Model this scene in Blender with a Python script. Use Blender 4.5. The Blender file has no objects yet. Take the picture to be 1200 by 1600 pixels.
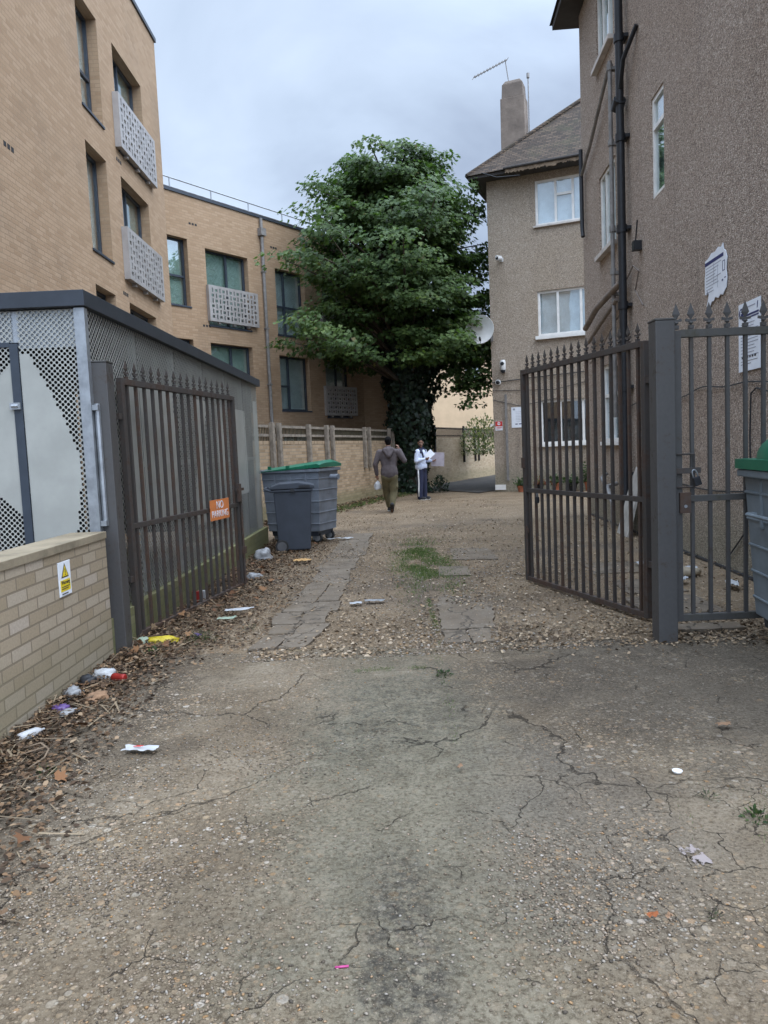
import bpy, bmesh, math, random
import numpy as np
from mathutils import Vector, Matrix, noise as mnoise
R = math.radians
random.seed(7); RNG = np.random.default_rng(7)
SC = bpy.context.scene
COL = SC.collection

# ------------------------------------------------------------------ camera
PITCH, ROLL, F_PX = R(4.75), R(2.5), 1150.0
cam = bpy.data.cameras.new('camera'); camo = bpy.data.objects.new('camera', cam); COL.objects.link(camo)
fw = Vector((0, math.cos(PITCH), -math.sin(PITCH))); r0 = Vector((1, 0, 0)); u0 = Vector((0, math.sin(PITCH), math.cos(PITCH)))
rt = r0 * math.cos(ROLL) - u0 * math.sin(ROLL); up = u0 * math.cos(ROLL) + r0 * math.sin(ROLL)
mw = Matrix((rt, up, -fw)).transposed().to_4x4(); mw.translation = (0, 0, 1.5)
camo.matrix_world = mw
cam.sensor_fit = 'VERTICAL'; cam.sensor_height = 24.0; cam.lens = F_PX / 1600 * 24.0
cam.clip_end = 2000; cam.clip_start = 0.05
SC.camera = camo

# ------------------------------------------------------------------ world, sun, exposure
SUN_EL, SUN_AZ = R(58), R(124)          # azimuth measured clockwise from +Y
W = bpy.data.worlds.new('World'); SC.world = W; W.use_nodes = True
wt = W.node_tree; wt.nodes.clear()
def wn(t, **k):
    n = wt.nodes.new(t)
    for a, b in k.items(): setattr(n, a, b)
    return n
sky = wn('ShaderNodeTexSky', sky_type='NISHITA', sun_disc=False)
sky.sun_elevation = SUN_EL; sky.sun_rotation = SUN_AZ; sky.air_density = 1.0; sky.dust_density = 2.0
tc = wn('ShaderNodeTexCoord')
mp = wn('ShaderNodeMapping'); mp.inputs['Scale'].default_value = (1.0, 1.0, 1.9)
wt.links.new(tc.outputs['Generated'], mp.inputs['Vector'])
n1 = wn('ShaderNodeTexNoise'); n1.inputs['Scale'].default_value = 1.9; n1.inputs['Detail'].default_value = 7; n1.inputs['Roughness'].default_value = .5
mp.inputs['Location'].default_value = (0.55, 0.2, 0.35)
n1.inputs['Distortion'].default_value = .35
wt.links.new(mp.outputs['Vector'], n1.inputs['Vector'])
cr = wn('ShaderNodeValToRGB')
e = cr.color_ramp.elements
e[0].position = .34; e[0].color = (2.6, 3.15, 4.2, 1)
e[1].position = .68; e[1].color = (5.3, 6.25, 7.7, 1)
m1 = cr.color_ramp.elements.new(.5); m1.color = (4.1, 4.95, 6.25, 1)
wt.links.new(n1.outputs['Fac'], cr.inputs['Fac'])
# an overcast sky is brighter overhead and round the veiled sun than low down; both boosted beyond the view to add light
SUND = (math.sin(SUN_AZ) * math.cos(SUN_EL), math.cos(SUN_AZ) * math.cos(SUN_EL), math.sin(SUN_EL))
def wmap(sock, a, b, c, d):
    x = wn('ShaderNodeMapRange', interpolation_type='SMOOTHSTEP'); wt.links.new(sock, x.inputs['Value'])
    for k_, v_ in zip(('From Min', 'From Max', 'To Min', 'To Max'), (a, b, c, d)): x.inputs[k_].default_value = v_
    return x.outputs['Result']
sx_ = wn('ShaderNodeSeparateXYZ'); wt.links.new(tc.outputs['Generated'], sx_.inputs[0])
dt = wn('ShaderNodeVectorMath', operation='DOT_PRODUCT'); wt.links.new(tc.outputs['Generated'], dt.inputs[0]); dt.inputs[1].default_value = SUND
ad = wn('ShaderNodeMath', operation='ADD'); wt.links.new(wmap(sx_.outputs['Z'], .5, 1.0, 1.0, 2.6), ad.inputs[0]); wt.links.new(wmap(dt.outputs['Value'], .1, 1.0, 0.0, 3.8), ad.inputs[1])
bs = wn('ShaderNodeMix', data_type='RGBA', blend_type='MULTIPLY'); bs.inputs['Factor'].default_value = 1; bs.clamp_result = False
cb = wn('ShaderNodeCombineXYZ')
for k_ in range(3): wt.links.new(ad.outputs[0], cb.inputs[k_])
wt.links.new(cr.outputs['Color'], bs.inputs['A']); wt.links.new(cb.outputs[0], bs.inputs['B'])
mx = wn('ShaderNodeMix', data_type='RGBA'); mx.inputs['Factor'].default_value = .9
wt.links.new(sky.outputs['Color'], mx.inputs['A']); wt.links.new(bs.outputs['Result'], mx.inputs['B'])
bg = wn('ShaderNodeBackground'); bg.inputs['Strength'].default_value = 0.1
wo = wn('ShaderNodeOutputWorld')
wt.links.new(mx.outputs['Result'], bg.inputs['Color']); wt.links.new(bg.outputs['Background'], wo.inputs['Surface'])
sl = bpy.data.lights.new('sun', 'SUN'); sl.energy = 1.3; sl.angle = R(50); sl.color = (1, .93, .84)
so = bpy.data.objects.new('sun', sl); COL.objects.link(so)
sd = Vector((math.sin(SUN_AZ) * math.cos(SUN_EL), math.cos(SUN_AZ) * math.cos(SUN_EL), math.sin(SUN_EL)))
so.rotation_euler = sd.to_track_quat('Z', 'Y').to_euler()
SC.view_settings.view_transform = 'Standard'; SC.view_settings.look = 'None'
SC.view_settings.gamma = 1; SC.view_settings.exposure = 0.66
SC.cycles.max_bounces = 8; SC.cycles.transparent_max_bounces = 16
try: SC.cycles.use_denoising = True; SC.cycles.denoiser = 'OPENIMAGEDENOISE'; SC.cycles.denoising_input_passes = 'RGB_ALBEDO_NORMAL'; SC.cycles.denoising_prefilter = 'ACCURATE'
except Exception: pass

# ------------------------------------------------------------------ node helper
class NT:
    def __init__(s, name):
        s.m = bpy.data.materials.new(name); s.m.use_nodes = True; s.t = s.m.node_tree; s.t.nodes.clear()
        s.out = s.t.nodes.new('ShaderNodeOutputMaterial')
        s.tc = s.t.nodes.new('ShaderNodeTexCoord'); s.P = s.tc.outputs['Object']
    def n(s, t, **k):
        x = s.t.nodes.new(t)
        for a, b in k.items(): setattr(x, a, b)
        return x
    def set(s, sock, v):
        if isinstance(v, bpy.types.NodeSocket): s.t.links.new(v, sock)
        elif isinstance(v, (tuple, list)) and len(v) == 3 and sock.type == 'RGBA': sock.default_value = (*v, 1)
        else: sock.default_value = v
    def M(s, op, a, b=0.0, c=None, clamp=False):
        x = s.n('ShaderNodeMath', operation=op, use_clamp=clamp); s.set(x.inputs[0], a); s.set(x.inputs[1], b)
        if c is not None: s.set(x.inputs[2], c)
        return x.outputs[0]
    def mix(s, f, a, b, bt='MIX'):
        x = s.n('ShaderNodeMix', data_type='RGBA', blend_type=bt); s.set(x.inputs['Factor'], f); s.set(x.inputs['A'], a); s.set(x.inputs['B'], b)
        return x.outputs['Result']
    def noise(s, sc, d=4, r=.55, vec=None, w=0, out='Fac'):
        x = s.n('ShaderNodeTexNoise'); s.set(x.inputs['Vector'], vec or s.P); x.inputs['Scale'].default_value = sc
        x.inputs['Detail'].default_value = d; x.inputs['Roughness'].default_value = r; x.inputs['Distortion'].default_value = w
        return x.outputs[out]
    def vor(s, sc, feat='F1', vec=None, out='Distance', rnd=1.0):
        x = s.n('ShaderNodeTexVoronoi', feature=feat); s.set(x.inputs['Vector'], vec or s.P); x.inputs['Scale'].default_value = sc
        x.inputs['Randomness'].default_value = rnd
        return x.outputs[out]
    def step(s, v, a, b):      # smooth map a..b -> 0..1
        x = s.n('ShaderNodeMapRange', interpolation_type='SMOOTHSTEP'); s.set(x.inputs['Value'], v)
        x.inputs['From Min'].default_value = a; x.inputs['From Max'].default_value = b
        return x.outputs['Result']
    def ramp(s, f, stops):
        x = s.n('ShaderNodeValToRGB'); s.set(x.inputs['Fac'], f); el = x.color_ramp.elements
        while len(el) < len(stops): el.new(.5)
        for e_, (p, c) in zip(el, stops): e_.position = p; e_.color = (*c, 1)
        return x.outputs['Color']
    def xyz(s, v=None):
        x = s.n('ShaderNodeSeparateXYZ'); s.set(x.inputs[0], v or s.P); return x.outputs
    def comb(s, a, b, c=0.0):
        x = s.n('ShaderNodeCombineXYZ'); s.set(x.inputs[0], a); s.set(x.inputs[1], b); s.set(x.inputs[2], c); return x.outputs[0]
    def vadd(s, a, b, k=1.0):
        x = s.n('ShaderNodeVectorMath', operation='MULTIPLY_ADD'); s.set(x.inputs[0], b); x.inputs[1].default_value = (k, k, k); s.set(x.inputs[2], a)
        return x.outputs[0]
    def vmul(s, a, k):
        x = s.n('ShaderNodeVectorMath', operation='MULTIPLY'); s.set(x.inputs[0], a); x.inputs[1].default_value = k
        return x.outputs[0]
    def bump(s, h, st=.3, d=.01):
        x = s.n('ShaderNodeBump'); s.set(x.inputs['Height'], h); x.inputs['Strength'].default_value = st; x.inputs['Distance'].default_value = d
        return x.outputs[0]
    def pbsdf(s, col, rough=.7, metal=0.0, nrm=None, spec=.35, **k):
        x = s.n('ShaderNodeBsdfPrincipled'); s.set(x.inputs['Base Color'], col); s.set(x.inputs['Roughness'], rough)
        s.set(x.inputs['Metallic'], metal); x.inputs['Specular IOR Level'].default_value = spec
        if nrm: s.set(x.inputs['Normal'], nrm)
        for a, b in k.items(): s.set(x.inputs[a.replace('_', ' ')], b)
        return x.outputs[0]
    def done(s, sh): s.t.links.new(sh, s.out.inputs['Surface']); return s.m
    def wallcoord(s):          # (along wall, height) whichever way the face looks
        g = s.n('ShaderNodeVectorTransform', vector_type='NORMAL', convert_from='WORLD', convert_to='OBJECT')
        ge = s.n('ShaderNodeNewGeometry'); s.t.links.new(ge.outputs['True Normal'], g.inputs[0])
        nx = s.xyz(g.outputs[0]); p = s.xyz()
        side = s.M('GREATER_THAN', s.M('ABSOLUTE', nx[0]), .7)
        topf = s.M('GREATER_THAN', s.M('ABSOLUTE', nx[2]), .7)
        u = s.M('ADD', s.M('MULTIPLY', p[0], s.M('SUBTRACT', 1.0, side)), s.M('MULTIPLY', p[1], side))
        v = s.M('ADD', s.M('MULTIPLY', p[2], s.M('SUBTRACT', 1.0, topf)), s.M('MULTIPLY', p[1], topf))
        return u, v

def simple(name, col, rough=.6, metal=0.0, var=.12, sc=6.0, bump=0.0, spec=.35):
    t = NT(name); n = t.noise(sc, 5, .6)
    c = t.mix(t.step(n, .3, .7), tuple(x * (1 - var) for x in col), tuple(min(1, x * (1 + var)) for x in col))
    nr = t.bump(t.noise(sc * 6, 3), bump, .01) if bump else None
    return t.done(t.pbsdf(c, rough, metal, nr, spec))

def brick_mat(name, cols, mortar, bw=.225, bh=.075, stain=.25, stain_col=(.08, .075, .065), rot=0, low=None, ms=.007):
    t = NT(name); u, v = t.wallcoord(); vec = t.comb(u, v)
    b = t.n('ShaderNodeTexBrick', offset=.5, squash=1.0); t.set(b.inputs['Vector'], vec)
    b.inputs['Scale'].default_value = 1.0; b.inputs['Brick Width'].default_value = bw; b.inputs['Row Height'].default_value = bh
    b.inputs['Mortar Size'].default_value = ms; b.inputs['Mortar Smooth'].default_value = .2; b.inputs['Bias'].default_value = 0
    b.inputs['Color1'].default_value = (0, 0, 0, 1); b.inputs['Color2'].default_value = (1, 1, 1, 1); b.inputs['Mortar'].default_value = (.5, .5, .5, 1)
    bc = t.ramp(t.xyz(b.outputs['Color'])[0], cols)
    fine = t.noise(60, 3); bc = t.mix(.35, bc, t.mix(fine, (.5, .5, .5), (.5, .5, .5)), 'MIX') if False else bc
    bc = t.mix(t.step(fine, .25, .8), t.mix(1, bc, (.82, .82, .82), 'MULTIPLY'), bc)
    c = t.mix(b.outputs['Fac'], bc, mortar)
    big = t.noise(.55, 6, .62)
    c = t.mix(t.M('MULTIPLY', t.step(big, .5, .75), stain), c, stain_col)
    if low:                    # damp green growth close to the ground
        f = t.M('MULTIPLY', t.M('SUBTRACT', 1.0, t.step(t.M('ADD', v, t.M('MULTIPLY', t.noise(3, 4), -.35)), low[0], low[1])), low[2])
        c = t.mix(f, c, low[3])
    h = t.M('ADD', t.M('MULTIPLY', b.outputs['Fac'], -.6), t.M('MULTIPLY', fine, .35))
    return t.done(t.pbsdf(c, .88, 0, t.bump(h, .5, .006), .2))

def pebbledash(name, a, b, c_, tint):
    t = NT(name); p = t.P
    v = t.n('ShaderNodeTexVoronoi', feature='F1'); t.set(v.inputs['Vector'], p); v.inputs['Scale'].default_value = 84
    rnd = t.xyz(v.outputs['Color'])[0]
    col = t.ramp(rnd, [(0, a), (.45, b), (.74, b), (.9, c_), (1, c_)])
    v2 = t.vor(27, out='Color'); col = t.mix(.16, col, t.ramp(t.xyz(v2)[1], [(0, a), (.6, b), (1, c_)]))
    col = t.mix(t.M('MULTIPLY', t.step(v.outputs['Distance'], .4, .8), .5), col, (.07, .058, .05))
    n = t.noise(.35, 6, .6)
    col = t.mix(t.step(n, .35, .7), col, t.mix(1, col, tint, 'MULTIPLY'))
    sc = t.vmul(p, (1.3, 1.3, .12)); st = t.noise(1.6, 5, .65, sc)
    col = t.mix(t.M('MULTIPLY', t.step(st, .52, .78), .28), col, (.07, .06, .055))
    z = t.xyz()[2]
    damp = t.M('MULTIPLY', t.M('SUBTRACT', 1.0, t.step(t.M('SUBTRACT', z, t.M('MULTIPLY', t.noise(1.2, 5), .9)), -.3, .7)), .45)
    col = t.mix(damp, col, (.13, .14, .085))
    return t.done(t.pbsdf(col, .9, 0, t.bump(t.M('MULTIPLY', v.outputs['Distance'], -1), .9, .012), .2))

def rusty(name, paint, rust, amt=.5, rough=.6):
    t = NT(name); n = t.noise(4, 7, .7); n2 = t.noise(30, 4, .6)
    f = t.step(t.M('ADD', n, t.M('MULTIPLY', t.M('SUBTRACT', n2, .5), .5)), 1 - amt - .12, 1 - amt + .12)
    c = t.mix(f, t.mix(n2, paint, tuple(x * 1.5 for x in paint)), t.mix(n2, rust, tuple(x * .5 for x in rust)))
    return t.done(t.pbsdf(c, t.M('ADD', rough - .1, t.M('MULTIPLY', f, .25)), .0, t.bump(n2, .25, .003), .4))

def glass_mat(name, tint=(.75, .82, .8), refl=.16):
    t = NT(name)
    fr = t.n('ShaderNodeLayerWeight'); fr.inputs['Blend'].default_value = .5; fac_ = t.M('POWER', fr.outputs['Facing'], 3.0)
    g = t.n('ShaderNodeBsdfGlossy'); g.inputs['Roughness'].default_value = .02; g.inputs['Color'].default_value = (.95, .97, 1, 1)
    wv = t.noise(1.3, 2); t.set(g.inputs['Normal'], t.bump(wv, .06, .02))
    tr = t.n('ShaderNodeBsdfTransparent'); tr.inputs['Color'].default_value = (*tint, 1)
    ms = t.n('ShaderNodeMixShader'); t.set(ms.inputs[0], t.M('ADD', t.M('MULTIPLY', fac_, .7), refl, clamp=True))
    t.t.links.new(tr.outputs[0], ms.inputs[1]); t.t.links.new(g.outputs[0], ms.inputs[2])
    return t.done(ms.outputs[0])

def leaf_mat(name, stops, rough=.45, trans=.35):
    t = NT(name)
    at = t.n('ShaderNodeAttribute', attribute_name='tint', attribute_type='GEOMETRY')
    c = t.ramp(at.outputs['Fac'], stops)
    pr = t.pbsdf(c, rough, 0, None, .4)
    tl = t.n('ShaderNodeBsdfTranslucent'); t.set(tl.inputs['Color'], t.mix(1, c, (1.1, 1.3, .6), 'MULTIPLY'))
    ms = t.n('ShaderNodeMixShader'); ms.inputs[0].default_value = trans
    t.t.links.new(pr, ms.inputs[1]); t.t.links.new(tl.outputs[0], ms.inputs[2])
    return t.done(ms.outputs[0])

def tinted(name, stops, rough=.8):
    t = NT(name); at = t.n('ShaderNodeAttribute', attribute_name='tint', attribute_type='GEOMETRY')
    return t.done(t.pbsdf(t.ramp(at.outputs['Fac'], stops), rough, 0, None, .25))

def roof_mat(name):
    t = NT(name); p = t.xyz()
    b = t.n('ShaderNodeTexBrick', offset=.5); t.set(b.inputs['Vector'], t.comb(p[0], p[2])); b.inputs['Scale'].default_value = 1
    b.inputs['Brick Width'].default_value = .2; b.inputs['Row Height'].default_value = .085; b.inputs['Mortar Size'].default_value = .010
    b.inputs['Color1'].default_value = (0, 0, 0, 1); b.inputs['Color2'].default_value = (1, 1, 1, 1)
    c = t.ramp(t.xyz(b.outputs['Color'])[0], [(0, (.032, .024, .018)), (.5, (.06, .043, .031)), (1, (.092, .066, .046))])
    c = t.mix(b.outputs['Fac'], c, (.025, .022, .02))
    c = t.mix(t.M('MULTIPLY', t.step(t.noise(1.1, 6, .7), .48, .7), .6), c, (.048, .046, .026))
    saw = t.M('FRACT', t.M('DIVIDE', p[2], .085))
    return t.done(t.pbsdf(c, .9, 0, t.bump(t.M('SUBTRACT', t.M('MULTIPLY', saw, -1), t.M('MULTIPLY', b.outputs['Fac'], .5)), .8, .02), .2))

# ------------------------------------------------------------------ mesh helper
class MB:
    def __init__(s): s.v = []; s.f = []; s.mi = []
    def add(s, vs, fs, m=0):
        o = len(s.v); s.v += [tuple(x) for x in vs]; s.f += [tuple(i + o for i in f) for f in fs]; s.mi += [m] * len(fs); return s
    def box(s, x0, x1, y0, y1, z0, z1, m=0, mat=None):
        vs = [(x, y, z) for z in (z0, z1) for y in (y0, y1) for x in (x0, x1)]
        if mat: vs = [mat @ Vector(v) for v in vs]
        return s.add(vs, [(0, 2, 3, 1), (4, 5, 7, 6), (0, 1, 5, 4), (2, 6, 7, 3), (0, 4, 6, 2), (1, 3, 7, 5)], m)
    def frustum(s, b, t, z0, z1, m=0):   # b,t = (x0,x1,y0,y1)
        vs = [(x, y, z) for (q, z) in ((b, z0), (t, z1)) for y in q[2:] for x in q[:2]]
        return s.add(vs, [(0, 2, 3, 1), (4, 5, 7, 6), (0, 1, 5, 4), (2, 6, 7, 3), (0, 4, 6, 2), (1, 3, 7, 5)], m)
    def tube(s, pts, rad, n=8, m=0, caps=True, sq=(1, 1)):
        pts = [Vector(p) for p in pts]; rad = rad if isinstance(rad, (list, tuple)) else [rad] * len(pts)
        vs, fs = [], []; prev = None
        for i, p in enumerate(pts):
            d = (pts[min(i + 1, len(pts) - 1)] - pts[max(i - 1, 0)]).normalized()
            if prev is None: a = d.orthogonal().normalized()
            else: a = (prev - d * prev.dot(d)).normalized()
            prev = a; b = d.cross(a)
            vs += [p + (a * math.cos(2 * math.pi * k / n) * sq[0] + b * math.sin(2 * math.pi * k / n) * sq[1]) * rad[i] for k in range(n)]
        for i in range(len(pts) - 1):
            for k in range(n):
                fs.append((i * n + k, i * n + (k + 1) % n, (i + 1) * n + (k + 1) % n, (i + 1) * n + k))
        if caps: fs.append(tuple(range(n))[::-1]); fs.append(tuple(range((len(pts) - 1) * n, len(pts) * n)))
        return s.add(vs, fs, m)
    def lathe(s, prof, n=20, m=0, c=(0, 0, 0), axis='Z'):
        vs, fs = [], []
        for r_, z in prof:
            for k in range(n):
                a = 2 * math.pi * k / n; x, y = r_ * math.cos(a), r_ * math.sin(a)
                v = (x, y, z) if axis == 'Z' else ((x, z, y) if axis == 'Y' else (z, x, y))
                vs.append((v[0] + c[0], v[1] + c[1], v[2] + c[2]))
        for i in range(len(prof) - 1):
            for k in range(n): fs.append((i * n + k, i * n + (k + 1) % n, (i + 1) * n + (k + 1) % n, (i + 1) * n + k))
        fs.append(tuple(range(n))[::-1]); fs.append(tuple(range((len(prof) - 1) * n, len(prof) * n)))
        return s.add(vs, fs, m)
    def prism(s, poly, y0, y1, m=0):     # poly in x,z, extruded along y
        n = len(poly); vs = [(x, y0, z) for x, z in poly] + [(x, y1, z) for x, z in poly]
        fs = [tuple(range(n)), tuple(range(n, 2 * n))[::-1]] + [(i, i + n, (i + 1) % n + n, (i + 1) % n) for i in range(n)]
        return s.add(vs, fs, m)
    def wall(s, L0, L1, z0, z1, y0, y1, holes, m=0):    # slab in x,z between y0 and y1 with rectangular openings
        xs = sorted({L0, L1, *[h[0] for h in holes], *[h[1] for h in holes]}); zs = sorted({z0, z1, *[h[2] for h in holes], *[h[3] for h in holes]})
        xs = [x for x in xs if L0 <= x <= L1]; zs = [z for z in zs if z0 <= z <= z1]
        idx = {}; vs = []; fs = []
        def V(i, j, k):
            if (i, j, k) not in idx: idx[i, j, k] = len(vs); vs.append((xs[i], (y0, y1)[k], zs[j]))
            return idx[i, j, k]
        def solid(i, j):
            if i < 0 or j < 0 or i >= len(xs) - 1 or j >= len(zs) - 1: return False
            x, z = (xs[i] + xs[i + 1]) / 2, (zs[j] + zs[j + 1]) / 2
            return not any(h[0] < x < h[1] and h[2] < z < h[3] for h in holes)
        for i in range(len(xs) - 1):
            for j in range(len(zs) - 1):
                if not solid(i, j): continue
                fs.append((V(i, j, 0), V(i + 1, j, 0), V(i + 1, j + 1, 0), V(i, j + 1, 0)))
                fs.append((V(i, j, 1), V(i, j + 1, 1), V(i + 1, j + 1, 1), V(i + 1, j, 1)))
                if not solid(i - 1, j): fs.append((V(i, j, 0), V(i, j + 1, 0), V(i, j + 1, 1), V(i, j, 1)))
                if not solid(i + 1, j): fs.append((V(i + 1, j, 0), V(i + 1, j, 1), V(i + 1, j + 1, 1), V(i + 1, j + 1, 0)))
                if not solid(i, j - 1): fs.append((V(i, j, 0), V(i, j, 1), V(i + 1, j, 1), V(i + 1, j, 0)))
                if not solid(i, j + 1): fs.append((V(i, j + 1, 0), V(i + 1, j + 1, 0), V(i + 1, j + 1, 1), V(i, j + 1, 1)))
        return s.add(vs, fs, m)
    def build(s, name, mats, parent=None, loc=(0, 0, 0), rz=0.0, smooth=False, bevel=0, rot=None):
        me = bpy.data.meshes.new(name); me.from_pydata(s.v, [], s.f)
        for m_ in (mats if isinstance(mats, (list, tuple)) else [mats]): me.materials.append(m_)
        me.polygons.foreach_set('material_index', s.mi)
        if smooth: me.polygons.foreach_set('use_smooth', [True] * len(me.polygons))
        me.update()
        bm = bmesh.new(); bm.from_mesh(me); bmesh.ops.recalc_face_normals(bm, faces=bm.faces)
        if bevel:
            bm.verts.ensure_lookup_table()
            bmesh.ops.remove_doubles(bm, verts=bm.verts, dist=1e-5)
            ed = [e_ for e_ in bm.edges if len(e_.link_faces) == 2 and e_.calc_face_angle(0) > .5]
            bmesh.ops.bevel(bm, geom=ed, offset=bevel, segments=2, affect='EDGES', profile=.6, clamp_overlap=True)
        bm.to_mesh(me); bm.free()
        if smooth == 'auto':
            me.set_sharp_from_angle(angle=R(40))
        o = bpy.data.objects.new(name, me); COL.objects.link(o); o.location = loc
        o.rotation_euler = rot if rot else (0, 0, rz)
        if parent: o.parent = parent
        return o

def tag(o, label, cat, group=None, kind=None):
    if label: o['label'] = label
    if cat: o['category'] = cat
    if group: o['group'] = group
    if kind: o['kind'] = kind
    return o
def structure(o, label=None):
    o['kind'] = 'structure'
    if label: o['label'] = label
    return o
def thing(name, label, cat, loc=(0, 0, 0), rz=0.0, group=None):
    o = bpy.data.objects.new(name, None); COL.objects.link(o); o.location = loc; o.rotation_euler = (0, 0, rz); o.empty_display_size = .2
    return tag(o, label, cat, group)
def dup(o, loc, rz, label, parent=None):
    c = o.copy(); COL.objects.link(c)
    if parent is None: c.location = loc; c.rotation_euler = (0, 0, rz); c['label'] = label
    else: c.parent = parent
    for ch in o.children: dup(ch, None, None, None, c)
    return c
def rzof(D): return math.atan2(D[1], D[0])
def unit(D): l = math.hypot(*D); return (D[0] / l, D[1] / l)

def leafmesh(name, mat, P, A, N, size, tint, shape, parent=None, fold=.12):
    """many separate leaves: P base points, A leaf axis, N normals (all n x 3)"""
    n = len(P); A = A / np.linalg.norm(A, axis=1)[:, None]; S = np.cross(A, N); S /= np.linalg.norm(S, axis=1)[:, None] + 1e-9; N = np.cross(S, A)
    sh = np.array(shape); k = len(sh)
    V = (P[:, None, :] + S[:, None, :] * (sh[None, :, 0, None] * size[:, None, None]) + A[:, None, :] * (sh[None, :, 1, None] * size[:, None, None])
         + N[:, None, :] * (np.abs(sh[None, :, 0, None]) * fold * size[:, None, None]) - N[:, None, :] * (sh[None, :, 1, None] ** 2 * .15 * size[:, None, None]))
    me = bpy.data.meshes.new(name); me.vertices.add(n * k); me.vertices.foreach_set('co', V.reshape(-1).astype(np.float32))
    me.loops.add(n * k); me.loops.foreach_set('vertex_index', np.arange(n * k, dtype=np.int32))
    me.polygons.add(n); me.polygons.foreach_set('loop_start', np.arange(0, n * k, k, dtype=np.int32))
    me.polygons.foreach_set('loop_total', np.full(n, k, dtype=np.int32))
    me.update(calc_edges=True); me.validate()
    at = me.attributes.new('tint', 'FLOAT', 'FACE'); at.data.foreach_set('value', tint.astype(np.float32))
    me.materials.append(mat)
    o = bpy.data.objects.new(name, me); COL.objects.link(o)
    if parent: o.parent = parent
    return o
OVAL = [(0, 0), (.22, .25), (.27, .55), (.14, .85), (0, 1), (-.14, .85), (-.27, .55), (-.22, .25)]
BLADE = [(-.05, 0), (.05, 0), (.035, .6), (0, 1), (-.035, .6)]
MAPLE = [(0, 0), (.25, -.06), (.52, .18), (.34, .32), (.5, .66), (.2, .6), (0, 1), (-.2, .6), (-.5, .66), (-.34, .32), (-.52, .18), (-.25, -.06)]

def text_mb(txt, size, mat, name, parent, loc, rot, ext=.0008):
    cu = bpy.data.curves.new(name, 'FONT'); cu.body = txt; cu.size = size; cu.align_x = 'CENTER'; cu.align_y = 'CENTER'; cu.extrude = ext
    to = bpy.data.objects.new(name, cu); COL.objects.link(to)
    dg = bpy.context.evaluated_depsgraph_get(); me = bpy.data.meshes.new_from_object(to.evaluated_get(dg))
    bpy.data.objects.remove(to)
    me.name = name; me.materials.clear(); me.materials.append(mat)
    o = bpy.data.objects.new(name, me); COL.objects.link(o); o.location = loc; o.rotation_euler = rot; o.parent = parent
    return o

# ------------------------------------------------------------------ materials
BUFF = [(0, (.325, .22, .137)), (.35, (.375, .260, .165)), (.7, (.41, .29, .19)), (1, (.345, .235, .147))]
m_brick = brick_mat('buff_brick', BUFF, (.29, .208, .135), stain=.24, ms=.009)
m_brick_low = brick_mat('low_wall_brick', [(0, (.335, .27, .185)), (.4, (.385, .315, .225)), (.8, (.415, .35, .265)), (1, (.45, .385, .315))], (.22, .18, .13), bw=.235, bh=.079, stain=.45, stain_col=(.15, .135, .10), low=(.0, .35, .35, (.16, .15, .09)))
m_brick_wall = brick_mat('boundary_brick', [(0, (.27, .19, .115)), (.5, (.37, .27, .17)), (1, (.43, .32, .21))], (.24, .20, .15), stain=.4, stain_col=(.14, .12, .08), low=(.0, .4, .5, (.12, .13, .06)))
m_plinth = brick_mat('plinth_brick', [(0, (.25, .22, .12)), (.5, (.32, .28, .16)), (1, (.36, .31, .20))], (.22, .2, .13), stain=.5, stain_col=(.12, .13, .06), low=(.0, .4, .6, (.10, .12, .05)))
m_dash = pebbledash('pebbledash', (.18, .14, .112), (.43, .342, .276), (.68, .585, .495), (.88, .85, .82))
m_dash_wing = pebbledash('pebbledash_pale', (.22, .178, .138), (.45, .37, .29), (.66, .57, .47), (.92, .90, .86))
m_coping = simple('dark_grey_metal', (.04, .047, .058), .45, .3, .1)
m_frame_dk = simple('anthracite_frame', (.035, .045, .06), .4, .0, .1)
m_balc = simple('balcony_metal', (.36, .345, .335), .45, .25, .12, 3)
m_glass = glass_mat('window_glass', (.86, .91, .90), .15)
m_glass_r = glass_mat('window_glass_clear', (.9, .94, .95), .12)
m_blind = simple('green_grey_blind', (.38, .46, .43), .8, 0, .1, 2)
m_net_glare = simple('net_and_sky_glare', (.70, .72, .74), .9, 0, .1, 3)  # net curtains; doubles as painted sky reflection in some apartment windows
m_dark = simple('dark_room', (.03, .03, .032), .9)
m_pvc = simple('white_pvc', (.72, .71, .68), .4, 0, .08, 5)
m_sill = simple('painted_sill', (.50, .46, .42), .7, 0, .2, 5)
m_gate = rusty('gate_paint', (.042, .037, .034), (.078, .05, .037), .42)
m_gate_rust = rusty('gate_paint_rusty', (.046, .038, .034), (.095, .056, .038), .52)
m_post = rusty('post_paint', (.052, .050, .049), (.075, .056, .044), .36)
m_post_top = rusty('panel_paint', (.056, .054, .051), (.08, .074, .054), .4)
m_galv = simple('galvanised_steel', (.30, .32, .34), .4, .6, .2, 9)
m_pipe = simple('black_pipe', (.018, .019, .022), .45, 0, .2, 8)
m_pipe_gr = simple('grey_pipe', (.22, .21, .20), .55, .2, .2, 8)
m_pipe_dash = simple('painted_pipe', (.20, .165, .14), .7, 0, .2, 8)
m_roof = roof_mat('roof_tiles')
m_soffit = simple('dark_soffit', (.05, .045, .042), .8)
m_white = simple('white_plastic', (.66, .66, .65), .4, 0, .05)
m_paper = simple('white_paper', (.72, .75, .80), .6, 0, .05)
m_ink = simple('navy_ink', (.03, .035, .12), .6)
m_inkgrey = simple('grey_print', (.30, .32, .38), .7)
m_timber = simple('weathered_timber', (.20, .17, .135), .85, 0, .3, 9, .3)
m_cream = simple('cream_render', (.62, .47, .31), .9, 0, .07, 1.5)

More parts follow.
